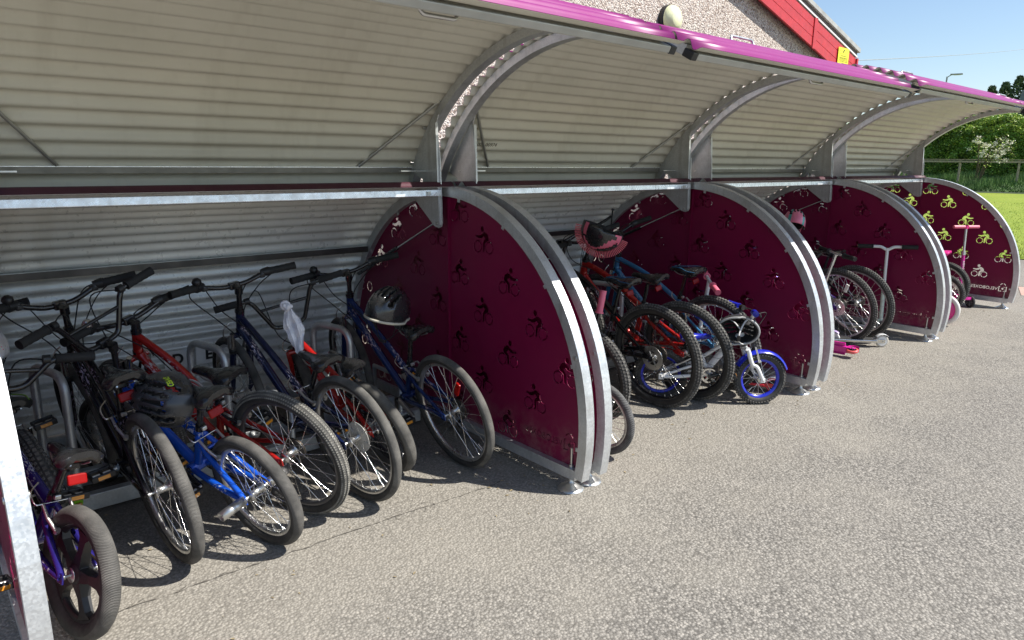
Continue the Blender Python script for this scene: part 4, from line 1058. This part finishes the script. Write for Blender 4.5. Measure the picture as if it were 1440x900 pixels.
# a small bike mostly hidden behind the purple one
B('A0', 'bicycle', Spec(rw=.25, rt=.026, tyre='knob', sx=.14, sz=.60, bx=.66, bz=.80, fm=BLKF, seed=8, barw=.54, style='mtb', crank=100, steer=0, sadm=mat('black_green_vinyl', (.02, .022, .02), .4), trim=GRN, refl=False), (.33, 3.02), 96, 10, 'black kids mountain bike with lime green saddle trim hidden behind the purple one', GA)
# ---- second shelter
B('H', 'childs_bicycle', Spec(rw=.205, rt=.021, tyre='grey', sx=.15, sz=.46, bx=.52, bz=.60, fm=GRYF, seed=9, bar='kid', barw=.44, style='curved', gears=False, susp=False, crank=60, wref=(-38, WHT), cables=False, grip=BLACKP, refl=False), (2.63, 2.27), 97, 6, 'tiny childs bike with a grey tyre beside the nearest end panel', GB)
B('I', 'bicycle', Spec(rw=.29, rt=.028, tyre='knob', rim=BLACKM, sx=.24, sz=.70, bx=.74, bz=.86, fm=BLKF, seed=10, barw=.58, style='mtb', disc=False, crank=10, wref=(60, WHT), refl=False), (2.98, 2.64), 90, 9, 'black bike with chunky dusty tyre and white wheel reflector in the second shelter', GB)
B('J', 'bicycle', Spec(rw=.33, rt=.028, tyre='knob', rim=BLACKM, sx=.27, sz=.78, bx=.79, bz=.97, fm=BLKF, seed=11, barw=.64, style='mtb', crank=-30, disc=True, trim=SKYF, refl=True, tubek=1.15), (3.46, 2.54), 89.5, 7, 'large black mountain bike with disc brake and knobbly rear tyre', GB)
B('K', 'bicycle', Spec(rw=.33, rt=.028, tyre='knob', rim=BLACKM, sx=.27, sz=.80, bx=.80, bz=.98, fm=REDP, seed=12, barw=.64, style='mtb', crank=60, refl=True, tubek=1.25), (3.745, 2.50), 91, 11, 'red framed mountain bike between the large black bike and the sky blue one', GB)
B('L', 'bicycle', Spec(rw=.33, rt=.026, tyre='knob', sx=.22, sz=.82, bx=.83, bz=1.01, fm=SKYF, seed=13, barw=.62, style='mtb', crank=120, refl=True, trim=SKYF), (4.085, 2.49), 86, 12, 'sky blue mountain bike beside the second shelter end panel', GB)
B('M', 'childs_bicycle', Spec(rw=.168, rt=.023, tyre='knob', rim=BLU_P, sx=.20, sz=.44, bx=.50, bz=.53, fm=WHTP, fork=WHTP, seed=14, bar='kidw', barw=.40, style='curved', gears=False, susp=False, crank=20, cables=True, grip=BLU_P, sadm=BLU_P, mud=BLU_P, spokes=16, steer=14, rise=.085, sadl=.20, sadw=.13, sadtop=.6, refl=False, postm=ALLOY, wref=None), (3.58, 2.62), -49, -3, 'little white childs bike with blue rims facing out of the second shelter', GB)
# ---- third shelter
B('N', 'bicycle', Spec(rw=.33, rt=.026, tyre='knob', disc=True, sx=.26, sz=.78, bx=.80, bz=.98, fm=VIOF, seed=15, barw=.60, style='mtb', crank=-10, wref=(112, WHT), refl=False), (6.00, 2.545), 84, 12, 'violet and black bike with brake disc, nearest large wheel in the third shelter', GC)
B('O', 'bicycle', Spec(rw=.33, rt=.026, tyre='knob', sx=.26, sz=.76, bx=.80, bz=.96, fm=BLKF, seed=16, barw=.60, style='mtb', crank=100, refl=False), (6.30, 2.52), 82, 12, 'black bike with the right hand wheel of the pair in the third shelter', GC)
B('P0', 'childs_bicycle', Spec(rw=.25, rt=.025, tyre='knob', sx=.16, sz=.60, bx=.66, bz=.80, fm=VIOF, seed=17, bar='kid', barw=.54, style='mtb', gears=False, susp=False, crank=100, grip=PNK, refl=False), (5.05, 2.66), 90, 10, 'small violet bike with pink grips behind the second end panel', GC)
# ---- end shelter
B('P', 'childs_bicycle', Spec(rw=.25, rt=.026, tyre='knob', sx=.10, sz=.60, bx=.62, bz=.72, fm=GRYF, seed=18, bar='kid', barw=.5, style='curved', gears=False, susp=False, crank=40, sadm=PNKH, postm=CHROME, refl=False, spokes=20, grip=PNK), (8.36, 2.52), 92, 5, 'small bike with pink saddle on a shiny post in the end shelter', GD)
B('Q', 'childs_bicycle', Spec(rw=.20, rt=.024, tyre='knob', sx=.12, sz=.46, bx=.54, bz=.60, fm=BLKF, seed=19, bar='kid', barw=.44, style='curved', gears=False, susp=False, crank=40, spokes=20, refl=False), (8.10, 2.43), 90, 5, 'tiny black bike under the pink saddled one in the end shelter', GD)

# a balance bike whose white tyre peeks round the third end panel
T_WHITE = mat('white_foam_tyre', (.72, .70, .66), .6, var=.08)
def balance_bike():
    root = empty('balance_bike', (7.43, 2.22, 0), (R_(-4), 0, R_(93))); rw, rt = .155, .022
    for nm, c in (('rear_wheel', Vector((0, 0, rw))), ('front_wheel', Vector((.56, 0, rw)))):
        b = MB(); b.rev(c, (0, 1, 0), [(-.012, 0), (-.020, .03), (-.008, .06), (-.012, rw-2*rt+.006), (.012, rw-2*rt+.006), (.008, .06), (.020, .03), (.012, 0)], PNKH, 40); w_ = b.build(nm, root)
        b = MB(); b.rev(c, (0, 1, 0), [(rt*math.sin(a), rw-rt+rt*math.cos(a)) for a in [2*math.pi*i/12 for i in range(12)]], T_WHITE, 56, True, True); b.build('tyre', w_)
    b = MB(); b.tube(crom([(0, .035, rw), (.16, .02, .27), (.34, 0, .30), (.46, 0, .38)], 5), .014, WHTP, 10); b.tube(crom([(0, -.035, rw), (.16, -.02, .27), (.34, 0, .30)], 5), .014, WHTP, 10); b.tube([(.22, 0, .28), (.19, 0, .36)], .014, WHTP); b.build('frame', root)
    b = MB(); b.tube([(.44, 0, .49), (.50, 0, .30)], .014, PNKH); b.tube(fillet([(.56, .04, rw), (.50, .04, .31), (.50, -.04, .31), (.56, -.04, rw)], .03), .011, PNKH); b.build('fork', root)
    b = MB(); b.tube(fillet([(.40, .2, .53), (.44, .06, .50), (.44, -.06, .50), (.40, -.2, .53)], .04), .010, BLACKM); hb = b.build('handlebar', root)
    for s in (-1, 1): b = MB(); b.tube([(.41, s*.13, .517), (.40, s*.21, .532)], .015, PNK); b.build('grip', hb)
    saddle(root, .18, .37, .2, .13, PNKH); tag(root, 'little balance bike with white tyres and pink wheel discs behind the third end panel', 'bicycle', GD)
balance_bike()

# ================================================================ SCOOTERS
def scooter(label, loc, psi, lean, L=.52, wr=.055, deck=ALLOY, stem=ALLOY, grip=RUB, H=.75, bw=.40, dw=.105, wheelm=WHT, core=RUB, barm=None, rakeb=8, fender=None, ybar=False, M4=None, steer=0, coll=None, group='kick scooters left in the shelters', plain=False):
    root = empty('kick_scooter', loc, (-R_(lean), 0, R_(psi)))
    if M4 is not None: root.matrix_world = M4
    barm = barm or stem; fender = fender or stem
    b = MB(); b.box((L/2-.01, 0, wr+.008), (L-.13, dw, .016), deck, None, .006); b.box((L/2-.01, 0, wr+.0172), (L-.17, dw*.8, .0015), mat('grip_tape', (.03, .03, .03), .95))
    b.box((L/2-.02, 0, wr-.004), (L-.12, dw*.5, .02), deck, None, .004)
    for s in (-1, 1): b.box((.035, s*.022, wr+.002), (.11, .005, .03), deck, None, .002)
    b.tube([(L-.11, 0, wr+.008), (L-.03, 0, wr+.075)], .016, stem, 10); b.build('deck', root)
    for nm, x in (('rear_wheel', 0), ('front_wheel', L+.03)):
        b = MB(); c = (x, 0, wr); b.rev(c, (0, 1, 0), [(-.011, wr-.014), (-.0115, wr-.006), (-.006, wr-.0005), (.006, wr-.0005), (.0115, wr-.006), (.011, wr-.014)], wheelm, 32); o_ = b.build(nm, root)
        b = MB(); b.rev(c, (0, 1, 0), [(-.011, wr-.014), (-.010, wr*.4), (-.012, .012), (-.012, 0)], core, 28); b.rev(c, (0, 1, 0), [(.012, 0), (.012, .012), (.010, wr*.4), (.011, wr-.014)], core, 28); b.cyl((x, -.03, wr), (x, .03, wr), .006, BOLT, 8); b.build('wheel_core', o_)
    b = MB(); vs = []; fs = []
    for i in range(9):
        a = R_(38+i*12); r_ = wr+.007
        for y in (-.022, .022): vs.append((math.cos(a)*r_, y, wr+math.sin(a)*r_)); 
        for y in (.022, -.022): vs.append((math.cos(a)*(r_+.003), y, wr+math.sin(a)*(r_+.003)))
    for i in range(8):
        for j in range(4): fs.append([i*4+j, i*4+(j+1) % 4, i*4+4+(j+1) % 4, i*4+4+j])
    b.add(vs, fs, fender); b.build('brake_fender', root)
    t = R_(rakeb); ax = Vector((-math.sin(t), 0, math.cos(t))); P0 = Vector((L+.03, 0, wr))
    S = Matrix.Translation(P0) @ Matrix.Rotation(R_(steer), 4, ax) @ Matrix.Translation(-P0)
    b = MB(); 
    for s in (-1, 1): b.tube([P0+Vector((0, s*.022, 0)), P0+ax*.075+Vector((-.01, s*.020, 0))], .009, stem, 8)
    b.box(P0+ax*.078+Vector((-.01, 0, 0)), (.03, .055, .014), stem, None, .003)
    T = P0+ax*(H-wr)
    b.tube([P0+ax*.075+Vector((-.01, 0, 0)), P0+ax*(H*.48)], .0175, stem, 12); b.tube([P0+ax*(H*.46), T], .0135, barm, 12); b.tube([P0+ax*(H*.45), P0+ax*(H*.485)], .023, coll or ALLOY, 12); b.box(P0+ax*(H*.467)+Vector((-.03, 0, 0)), (.03, .015, .012), ALLOY, None, .003)
    st_ = b.xf(S).build('stem', root)
    b = MB(); w_ = bw/2
    if ybar: b.tube(fillet([T+Vector((0, -w_, .012)), T+Vector((0, -.05, .012)), T-ax*.02, T+Vector((0, .05, .012)), T+Vector((0, w_, .012))], .02), .013, barm, 10)
    else: b.tube([T+Vector((-.01, -w_, .0)), T, T+Vector((-.01, w_, 0))], .011, barm, 10)
    hb = b.xf(S).build('handlebar', root)
    for s in (-1, 1):
        z = .012 if ybar else 0; xo = 0 if ybar else 1; b = MB(); A = T+Vector((-.004*xo, s*(w_-.12), z)); Bq = T+Vector((-.010*xo, s*(w_+.006), z)); b.tube([A.lerp(Bq, i/8) for i in range(9)], [.018+(.001 if i % 2 else 0) for i in range(9)], grip, 12)
        b.tube([A, A.lerp(Bq, .06)], .024, grip, 14); b.tube([A.lerp(Bq, .94), Bq], .019, grip, 14); b.xf(S).build('grip', hb)
    tag(root, label, 'scooter', group); return root
MAG = mat('magenta_plastic', (.62, .02, .30), .28, 0, .3, var=.06); REDD = mat('red_scooter_deck', (.48, .02, .035), .3, .2, .3)
SILV = mat('polished_scooter_alloy', (.66, .65, .62), .25, .95, var=.05); PURP = mat('pale_violet_plastic', (.50, .38, .68), .35, 0, .2)
# lying on its side against the bikes: bar almost upright with one pink grip showing
def sidem(top, up, fwd, H, L, wr, t=8, bw=.40):
    y = Vector(up).normalized(); z = Vector(fwd); z = (z-y*z.dot(y)).normalized(); x = y.cross(z)
    Rm = Matrix((x, y, z)).transposed()
    tt = R_(t); ax = Vector((-math.sin(tt), 0, math.cos(tt))); T = Vector((L+.03, 0, wr))+ax*(H-wr)+Vector((-.01, bw/2, 0))
    M = Rm.to_4x4(); M.translation = Vector(top)-Rm @ T; return M
scooter('scooter lying on its side with one pink grip sticking up beside the nearest end panel', (0, 0, 0), 0, 0, stem=BLACKM, barm=BLACKM, deck=BLACKM, grip=PNK, wheelm=PNK, H=.62, M4=sidem((2.856, 2.5, .803), (.22, -.03, .95), (.12, -1, -.10), .62, .52, .055))
scooter('red scooter with pink grips leaning behind the little white bike', (4.27, 2.20, 0), 112, 9, deck=REDD, stem=WHTP, barm=WHTP, grip=PNK, wheelm=PNK, H=.75, L=.52, steer=25, fender=WHTP)
scooter('silver scooter with black grips standing in front of the third shelter', (6.10, 2.235, 0), 133, 0, deck=SILV, stem=SILV, grip=RUB, wheelm=mat('milky_wheel', (.55, .52, .46), .35), core=WHT, H=.80, L=.60, wr=.052, rakeb=14, steer=20, fender=WHTP, bw=.42)
scooter('white scooter with a green lettered stem and black grips against the third end panel', (6.55, 2.98, 0), -90, 0, deck=WHTP, stem=mat('green_white_stem', (.62, .70, .62), .3), barm=WHTP, grip=RUB, wheelm=RUB, H=.78, L=.52, ybar=True, bw=.46, wr=.055, rakeb=2, steer=-68)
scooter('hot pink scooter lying low on the tarmac in front of the third shelter', (0, 0, 0), 0, 0, deck=MAG, stem=MAG, grip=PNK, wheelm=mat('coral_wheel', (.75, .12, .12), .4), core=BLACKP, H=.62, wr=.045, M4=Matrix.Translation((5.50, 2.235, .055)) @ Matrix.Rotation(R_(95), 4, 'Z') @ Matrix.Rotation(R_(80), 4, 'X'))
scooter('small violet scooter with white wheels tucked beside the second end panel', (5.83, 2.53, 0), 108, 3, deck=PURP, stem=PURP, grip=PURP, wheelm=WHT, core=WHT, H=.60, wr=.06, L=.45)
def tri_scooter():
    root = empty('three_wheeled_scooter', (8.77, 2.75, 0), (0, 0, R_(-124))); L = .40
    # local +x points towards the open front: two wheels at the front
    b = MB(); vs = []; S = [(-.05, .045), (.02, .06), (.2, .055), (.33, .065), (.42, .105), (.46, .105), (.47, .06)]
    top = [(x, w) for x, w in S]+[(x, -w) for x, w in S[::-1]]; n = len(top)
    def z(x): return .055+max(0, x-.25)*.16
    vs = [(x, y, z(x)) for x, y in top]+[(x, y, z(x)+.03) for x, y in top]
    b.add(vs, [list(range(n))[::-1], list(range(n, 2*n))]+[[i, (i+1) % n, n+(i+1) % n, n+i] for i in range(n)], MAG, False); b.build('deck', root)
    for y in (-.125, .125):
        b = MB(); c = (.43, y, .062); b.rev(c, (0, 1, 0), [(-.014, .045), (-.014, .056), (-.008, .062), (.008, .062), (.014, .056), (.014, .045)], RUB, 32); w_ = b.build('front_wheel', root)
        b = MB(); b.rev(c, (0, 1, 0), [(-.012, .0), (-.012, .046)], mat('smoky_wheel_core', (.12, .12, .12), .3), 24)
        for k in range(5): a = k*1.2566; b.box((c[0]+math.cos(a)*.028, y, c[2]+math.sin(a)*.028), (.04, .032, .008), ALLOY, Matrix.Rotation(-a, 3, 'Y'))
        b.cyl((.43, y*.5, .062), (.43, y*1.14, .062), .009, BLACKP); b.build('wheel_core', w_)
    b = MB(); b.rev((0, 0, .045), (0, 1, 0), [(-.02, 0), (-.02, .036), (-.012, .045), (.012, .045), (.02, .036), (.02, 0)], RUB, 28); b.build('rear_wheel', root)
    def st(t): return Vector((.41-.05*t, 0, .10+.76*t))
    b = MB(); b.tube([st(0), st(.2)], [.026, .022], BLACKP, 12); b.tube([st(.2), st(.62)], .017, MAG, 12); b.tube([st(.61), st(.66)], .022, ALLOY, 12); b.tube([st(.65), st(1)], .0125, ALLOY, 12)
    b.box(st(.02), (.07, .10, .06), MAG, None, .015); q = b.build('stem', root)
    t = text_mesh('MICRO MINI', .030, WHT, lambda p, r_, tt: st(.42)+(st(1)-st(0)).normalized()*p+Vector((.0175+tt, r_, 0)), .0006); t.build('stem_lettering', q)
    b = MB(); b.tube([st(1)+Vector((0, -.14, 0)), st(1)+Vector((0, .14, 0))], .011, ALLOY, 10); b.tube([st(1)-Vector((0, 0, .02)), st(1)+Vector((0, 0, .012))], .02, PNKH, 12); hb = b.build('handlebar', root)
    for s in (-1, 1): b = MB(); b.tube([st(1)+Vector((0, s*.02, 0)), st(1)+Vector((0, s*.145, 0))], .0175, PNK, 12); b.build('grip', hb)
    tag(root, 'pink three wheeled scooter with a silver upper stem standing upright in the end shelter', 'scooter', 'kick scooters left in the shelters')
tri_scooter()

# ================================================================ HELMETS AND SMALL THINGS
def helmet(label, loc, rot, shell, vent=True, rim=None, sc=1., accent=None, fringe=None, text=None, straps=None, name='cycle_helmet', dots=None):
    root = empty(name, loc, tuple(R_(a) for a in rot)); root.scale = (sc, sc, sc)
    A, Bq, H = .135, .100, .125; nu, nv = 48, 16
    def P(u, v, k=1.):
        t = v*math.pi/2*1.12; x = math.cos(u)*math.sin(t); y = math.sin(u)*math.sin(t); z = math.cos(t)
        ridge = 1+.035*math.cos(6*y*3.14)*(1-v) if vent else 1
        xx = x*A*(1.06 if x < 0 else 1.); return Vector((xx*k*ridge, y*Bq*k*ridge, (z*H-.01*(v > .8)*(v-.8)*5*(1 if x < 0 else -.6))*k*ridge))
    hole = set()
    if vent:
        for i in range(nu):
            for j in range(2, nv-3):
                u = 2*math.pi*(i+.5)/nu; v = (j+.5)/nv; y = math.sin(u)*math.sin(v*1.76); x = math.cos(u)*math.sin(v*1.76)
                lane = abs(((y+.14) % .28)-.14)
                if lane < .055 and ((x > .15 and x < .80) or (x < -.10 and x > -.78)) and abs(y) < .78: hole.add((i, j))
    b = MB(); vo = [P(2*math.pi*i/nu, j/nv) for j in range(nv+1) for i in range(nu)]; vi = [P(2*math.pi*i/nu, j/nv, .86) for j in range(nv+1) for i in range(nu)]; N = len(vo); fs = []; ff = []; ee = []
    def q(i, j): return [j*nu+i, (j+1)*nu+i, (j+1)*nu+(i+1) % nu, j*nu+(i+1) % nu]
    for j in range(nv):
        for i in range(nu):
            if (i, j) in hole: continue
            f = q(i, j); fs.append(f); ff.append([N+k for k in f[::-1]])
            for (di, dj, e) in ((-1, 0, (0, 1)), (1, 0, (2, 3)), (0, -1, (3, 0)), (0, 1, (1, 2))):
                nb = ((i+di) % nu, j+dj)
                if nb in hole or nb[1] >= nv: a, c = f[e[0]], f[e[1]]; ee.append([c, a, N+a, N+c])
    b.add(vo+vi, fs, shell); k = b.mi(mat('black_foam', (.02, .02, .022), .9)); k2 = b.mi(shell)
    acc = b.mi(accent) if accent else None
    if accent:
        for idx, f in enumerate(fs):
            cx_ = sum((vo[t] for t in f), Vector())/4
            if (abs(abs(cx_.y)-.055-.02*math.sin(cx_.x*30)) < .010): b.m[idx] = acc
    for f in ff: b.f.append(f); b.m.append(k); b.sm.append(True)
    for f in ee: b.f.append(f); b.m.append(k); b.sm.append(False)
    if dots:
        rr = random.Random(3)
        for d_ in range(60):
            u = rr.uniform(0, 6.28); v = rr.uniform(.1, .92); p = P(u, v, 1.003); n_ = p.normalized(); rot_ = n_.to_track_quat('Z', 'Y').to_matrix(); r_ = rr.uniform(.002, .006)
            b.add([p+rot_ @ Vector((math.cos(a)*r_, math.sin(a)*r_, 0)) for a in [k_*1.047 for k_ in range(6)]], [[0, 1, 2, 3, 4, 5]], dots[d_ % len(dots)], False)
    b.build('shell', root)
    if rim:
        b = MB(); b.tube([P(2*math.pi*i/nu, 1., .985)+Vector((0, 0, -.002)) for i in range(nu)], .007, rim, 8, False, True); b.build('rim', root)
    if fringe:
        b = MB()
        for i in range(44):
            th = R_(-86+172*i/43); u = 0 if th >= 0 else math.pi; p = P(u, abs(th)/(math.pi/2*1.12), 1.0); d = Vector((math.sin(th), 0, math.cos(th))); rot_ = Matrix.Rotation(th-math.pi/2, 3, 'Y'); b.box(p+d*.016, (.042, .020, .0048), fringe, rot_)
        b.build('fringe', root)
    sm = straps or mat('black_webbing', (.02, .02, .02), .8); b = MB()
    for s in (-1, 1):
        b.tube(crom([(.06, s*.085, .0), (.035, s*.075, -.06), (.015, s*.035, -.13), (.01, 0, -.155)], 6), .0055, sm, 6, True, False, .3); b.tube(crom([(-.08, s*.07, .0), (-.03, s*.07, -.05), (.015, s*.045, -.11)], 6), .0055, sm, 6, True, False, .3)
    b.box((.01, 0, -.155), (.02, .035, .012), BLACKP, None, .003); b.build('straps', root)
    if text:
        tm = mat('lime_lettering', (.55, .75, .04), .5)
        def tf(p, q_, t): 
            v = .62+q_*6; u = math.pi/2*0+text[1]+p*8.2; pt = P(u, v, 1.006+t); return pt
        t = text_mesh(text[0], .020, tm, tf, .0008, .0006); t.build('lettering', root)
    tag(root, label, 'helmet'); return root
HB_ = mat('gloss_black_helmet', (.02, .021, .023), .25, 0, .5); HG_ = mat('charcoal_helmet', (.045, .048, .052), .3, 0, .2)
def seg(a, b): return Vector(a), Vector(b)
helmet('black helmet with a cream rim hanging from the handlebar against the maroon panel', (1.765, 2.93, .765), (12, 8, 30), HB_, rim=mat('cream_rim', (.55, .52, .42), .5))
helmet('charcoal and black helmet with lime lettering strapped to the blue stunt bike saddle', (.69, 2.74, .60), (72, 0, -78), HG_, accent=HB_, text=('CEPVG', 1.0), straps=mat('grey_webbing', (.25, .25, .26), .8), sc=1.05)
helmet('black and pink helmet with a pink fringe hanging on the handlebars in the second shelter', (3.40, 3.0, 1.055), (180, 18, -49), HB_, accent=PNK, fringe=mat('salmon_fringe', (.85, .16, .20), .5), sc=1.0)
helmet('upturned black and grey helmet hanging on the little white bike', (3.80, 2.22, .50), (-82, 0, -62), HG_, rim=mat('grey_rim', (.38, .38, .38), .5), straps=mat('pale_webbing', (.5, .5, .5), .8), sc=.92)
helmet('white helmet with pink and violet specks at the left edge', (.19, 3.22, .775), (0, 0, 80), mat('white_helmet', (.74, .72, .74), .3, 0, .4), vent=False, dots=[PNKH, PURP, PNK], sc=.72)
helmet('pink helmet hanging behind the second end panel', (5.74, 2.93, 1.00), (10, 20, 40), mat('pink_helmet', (.75, .20, .32), .35, 0, .3), accent=mat('teal_accent', (.08, .4, .4), .4), straps=PNK, sc=.95)
def cloth():
    m = mat('white_cloth', (.72, .71, .75), .9, var=.06, bump=.3, bs=120); rr = random.Random(5); b = MB(); nx, nz = 30, 60; vs = []; fs = []
    for j in range(nz+1):
        t = j/nz; wd = .012+.075*math.sin(min(1, t*1.5)*math.pi*.62)*(1-.55*max(0, t-.55)/.45)
        for i in range(nx+1):
            u = i/nx-.5; x = u*wd+.035*t; fold = (.013*math.sin(u*15+t*2.5+math.sin(t*6))+.005*math.sin(u*37-t*9)+.003*math.sin(t*31+u*11))*min(1, t*3)*(1-.3*t); vs.append((x, fold+.006*math.sin(t*17+u*6), -.19*t-(.03*math.cos(u*3) if t > .8 else 0)*(t-.8)*5))
    for j in range(nz):
        for i in range(nx): fs.append([j*(nx+1)+i, j*(nx+1)+i+1, (j+1)*(nx+1)+i+1, (j+1)*(nx+1)+i])
    b.add(vs, fs, m); b.add([(x+.001, y+.004, z) for x, y, z in vs], [f[::-1] for f in fs], m)
    for k in range(5): a = k*1.3; b.ell((math.cos(a)*.008-.004, math.sin(a)*.012, .004*math.sin(k)), .018, .014, .011, m, 10, 6, Matrix.Rotation(a, 3, 'Y'))
    b.tube([(math.cos(a)*.017-.012, .0, .004+math.sin(a)*.017) for a in [i*.63 for i in range(10)]], .007, m, 8, False, True)
    o = b.build('tied_cloth'); o.location = (1.255, 2.93, .855); o.rotation_euler = (0, 0, R_(-35)); tag(o, 'white cloth tied round the tall handlebar of the red stunt bike', 'cloth')
cloth()
def lime_thing():
    root = empty('cycle_light', (.40, 3.16, .087)); b = MB(); b.box((0, 0, .03), (.05, .05, .055), GRN, Matrix.Rotation(R_(20), 3, 'X'), .012); b.build('case', root)
    b = MB(); b.box((.0, -.03, .012), (.034, .012, .02), ORG_R, None, .004); b.build('lens', root); tag(root, 'small lime green and amber light resting on the rack rail', 'cycle light')
lime_thing()
def grit():
    """dried leaves and grit caught under the shelters"""
    m = mat('dry_leaf', (.30, .24, .14), .9, var=.4, vs=60); rr = random.Random(8); b = MB()
    for i in range(420):
        k = rr.randrange(4); x = XL[k]+rr.uniform(.05, LL-.05); y = rr.choice((rr.gauss(2.7, .4), rr.gauss(3.9, .2), rr.gauss(2.25, .15))); s = rr.uniform(.003, .013); a = rr.uniform(0, 6.28)
        if rr.random() < .35: x = XL[k]+LL-rr.uniform(.1, .35)
        c = Vector((x, y, .003)); d = Vector((math.cos(a), math.sin(a), 0)); q = Vector((-d.y, d.x, 0))
        b.add([c-d*s, c+q*s*.4+Vector((0, 0, rr.uniform(0, .004))), c+d*s, c-q*s*.4+Vector((0, 0, rr.uniform(0, .004)))], [[0, 1, 2, 3]], m, False)
    tag(b.build('leaf_litter'), 'dried leaf scraps and grit scattered on the tarmac under the shelters', 'leaf litter', kind='stuff')
grit()
bpy.context.view_layer.update()
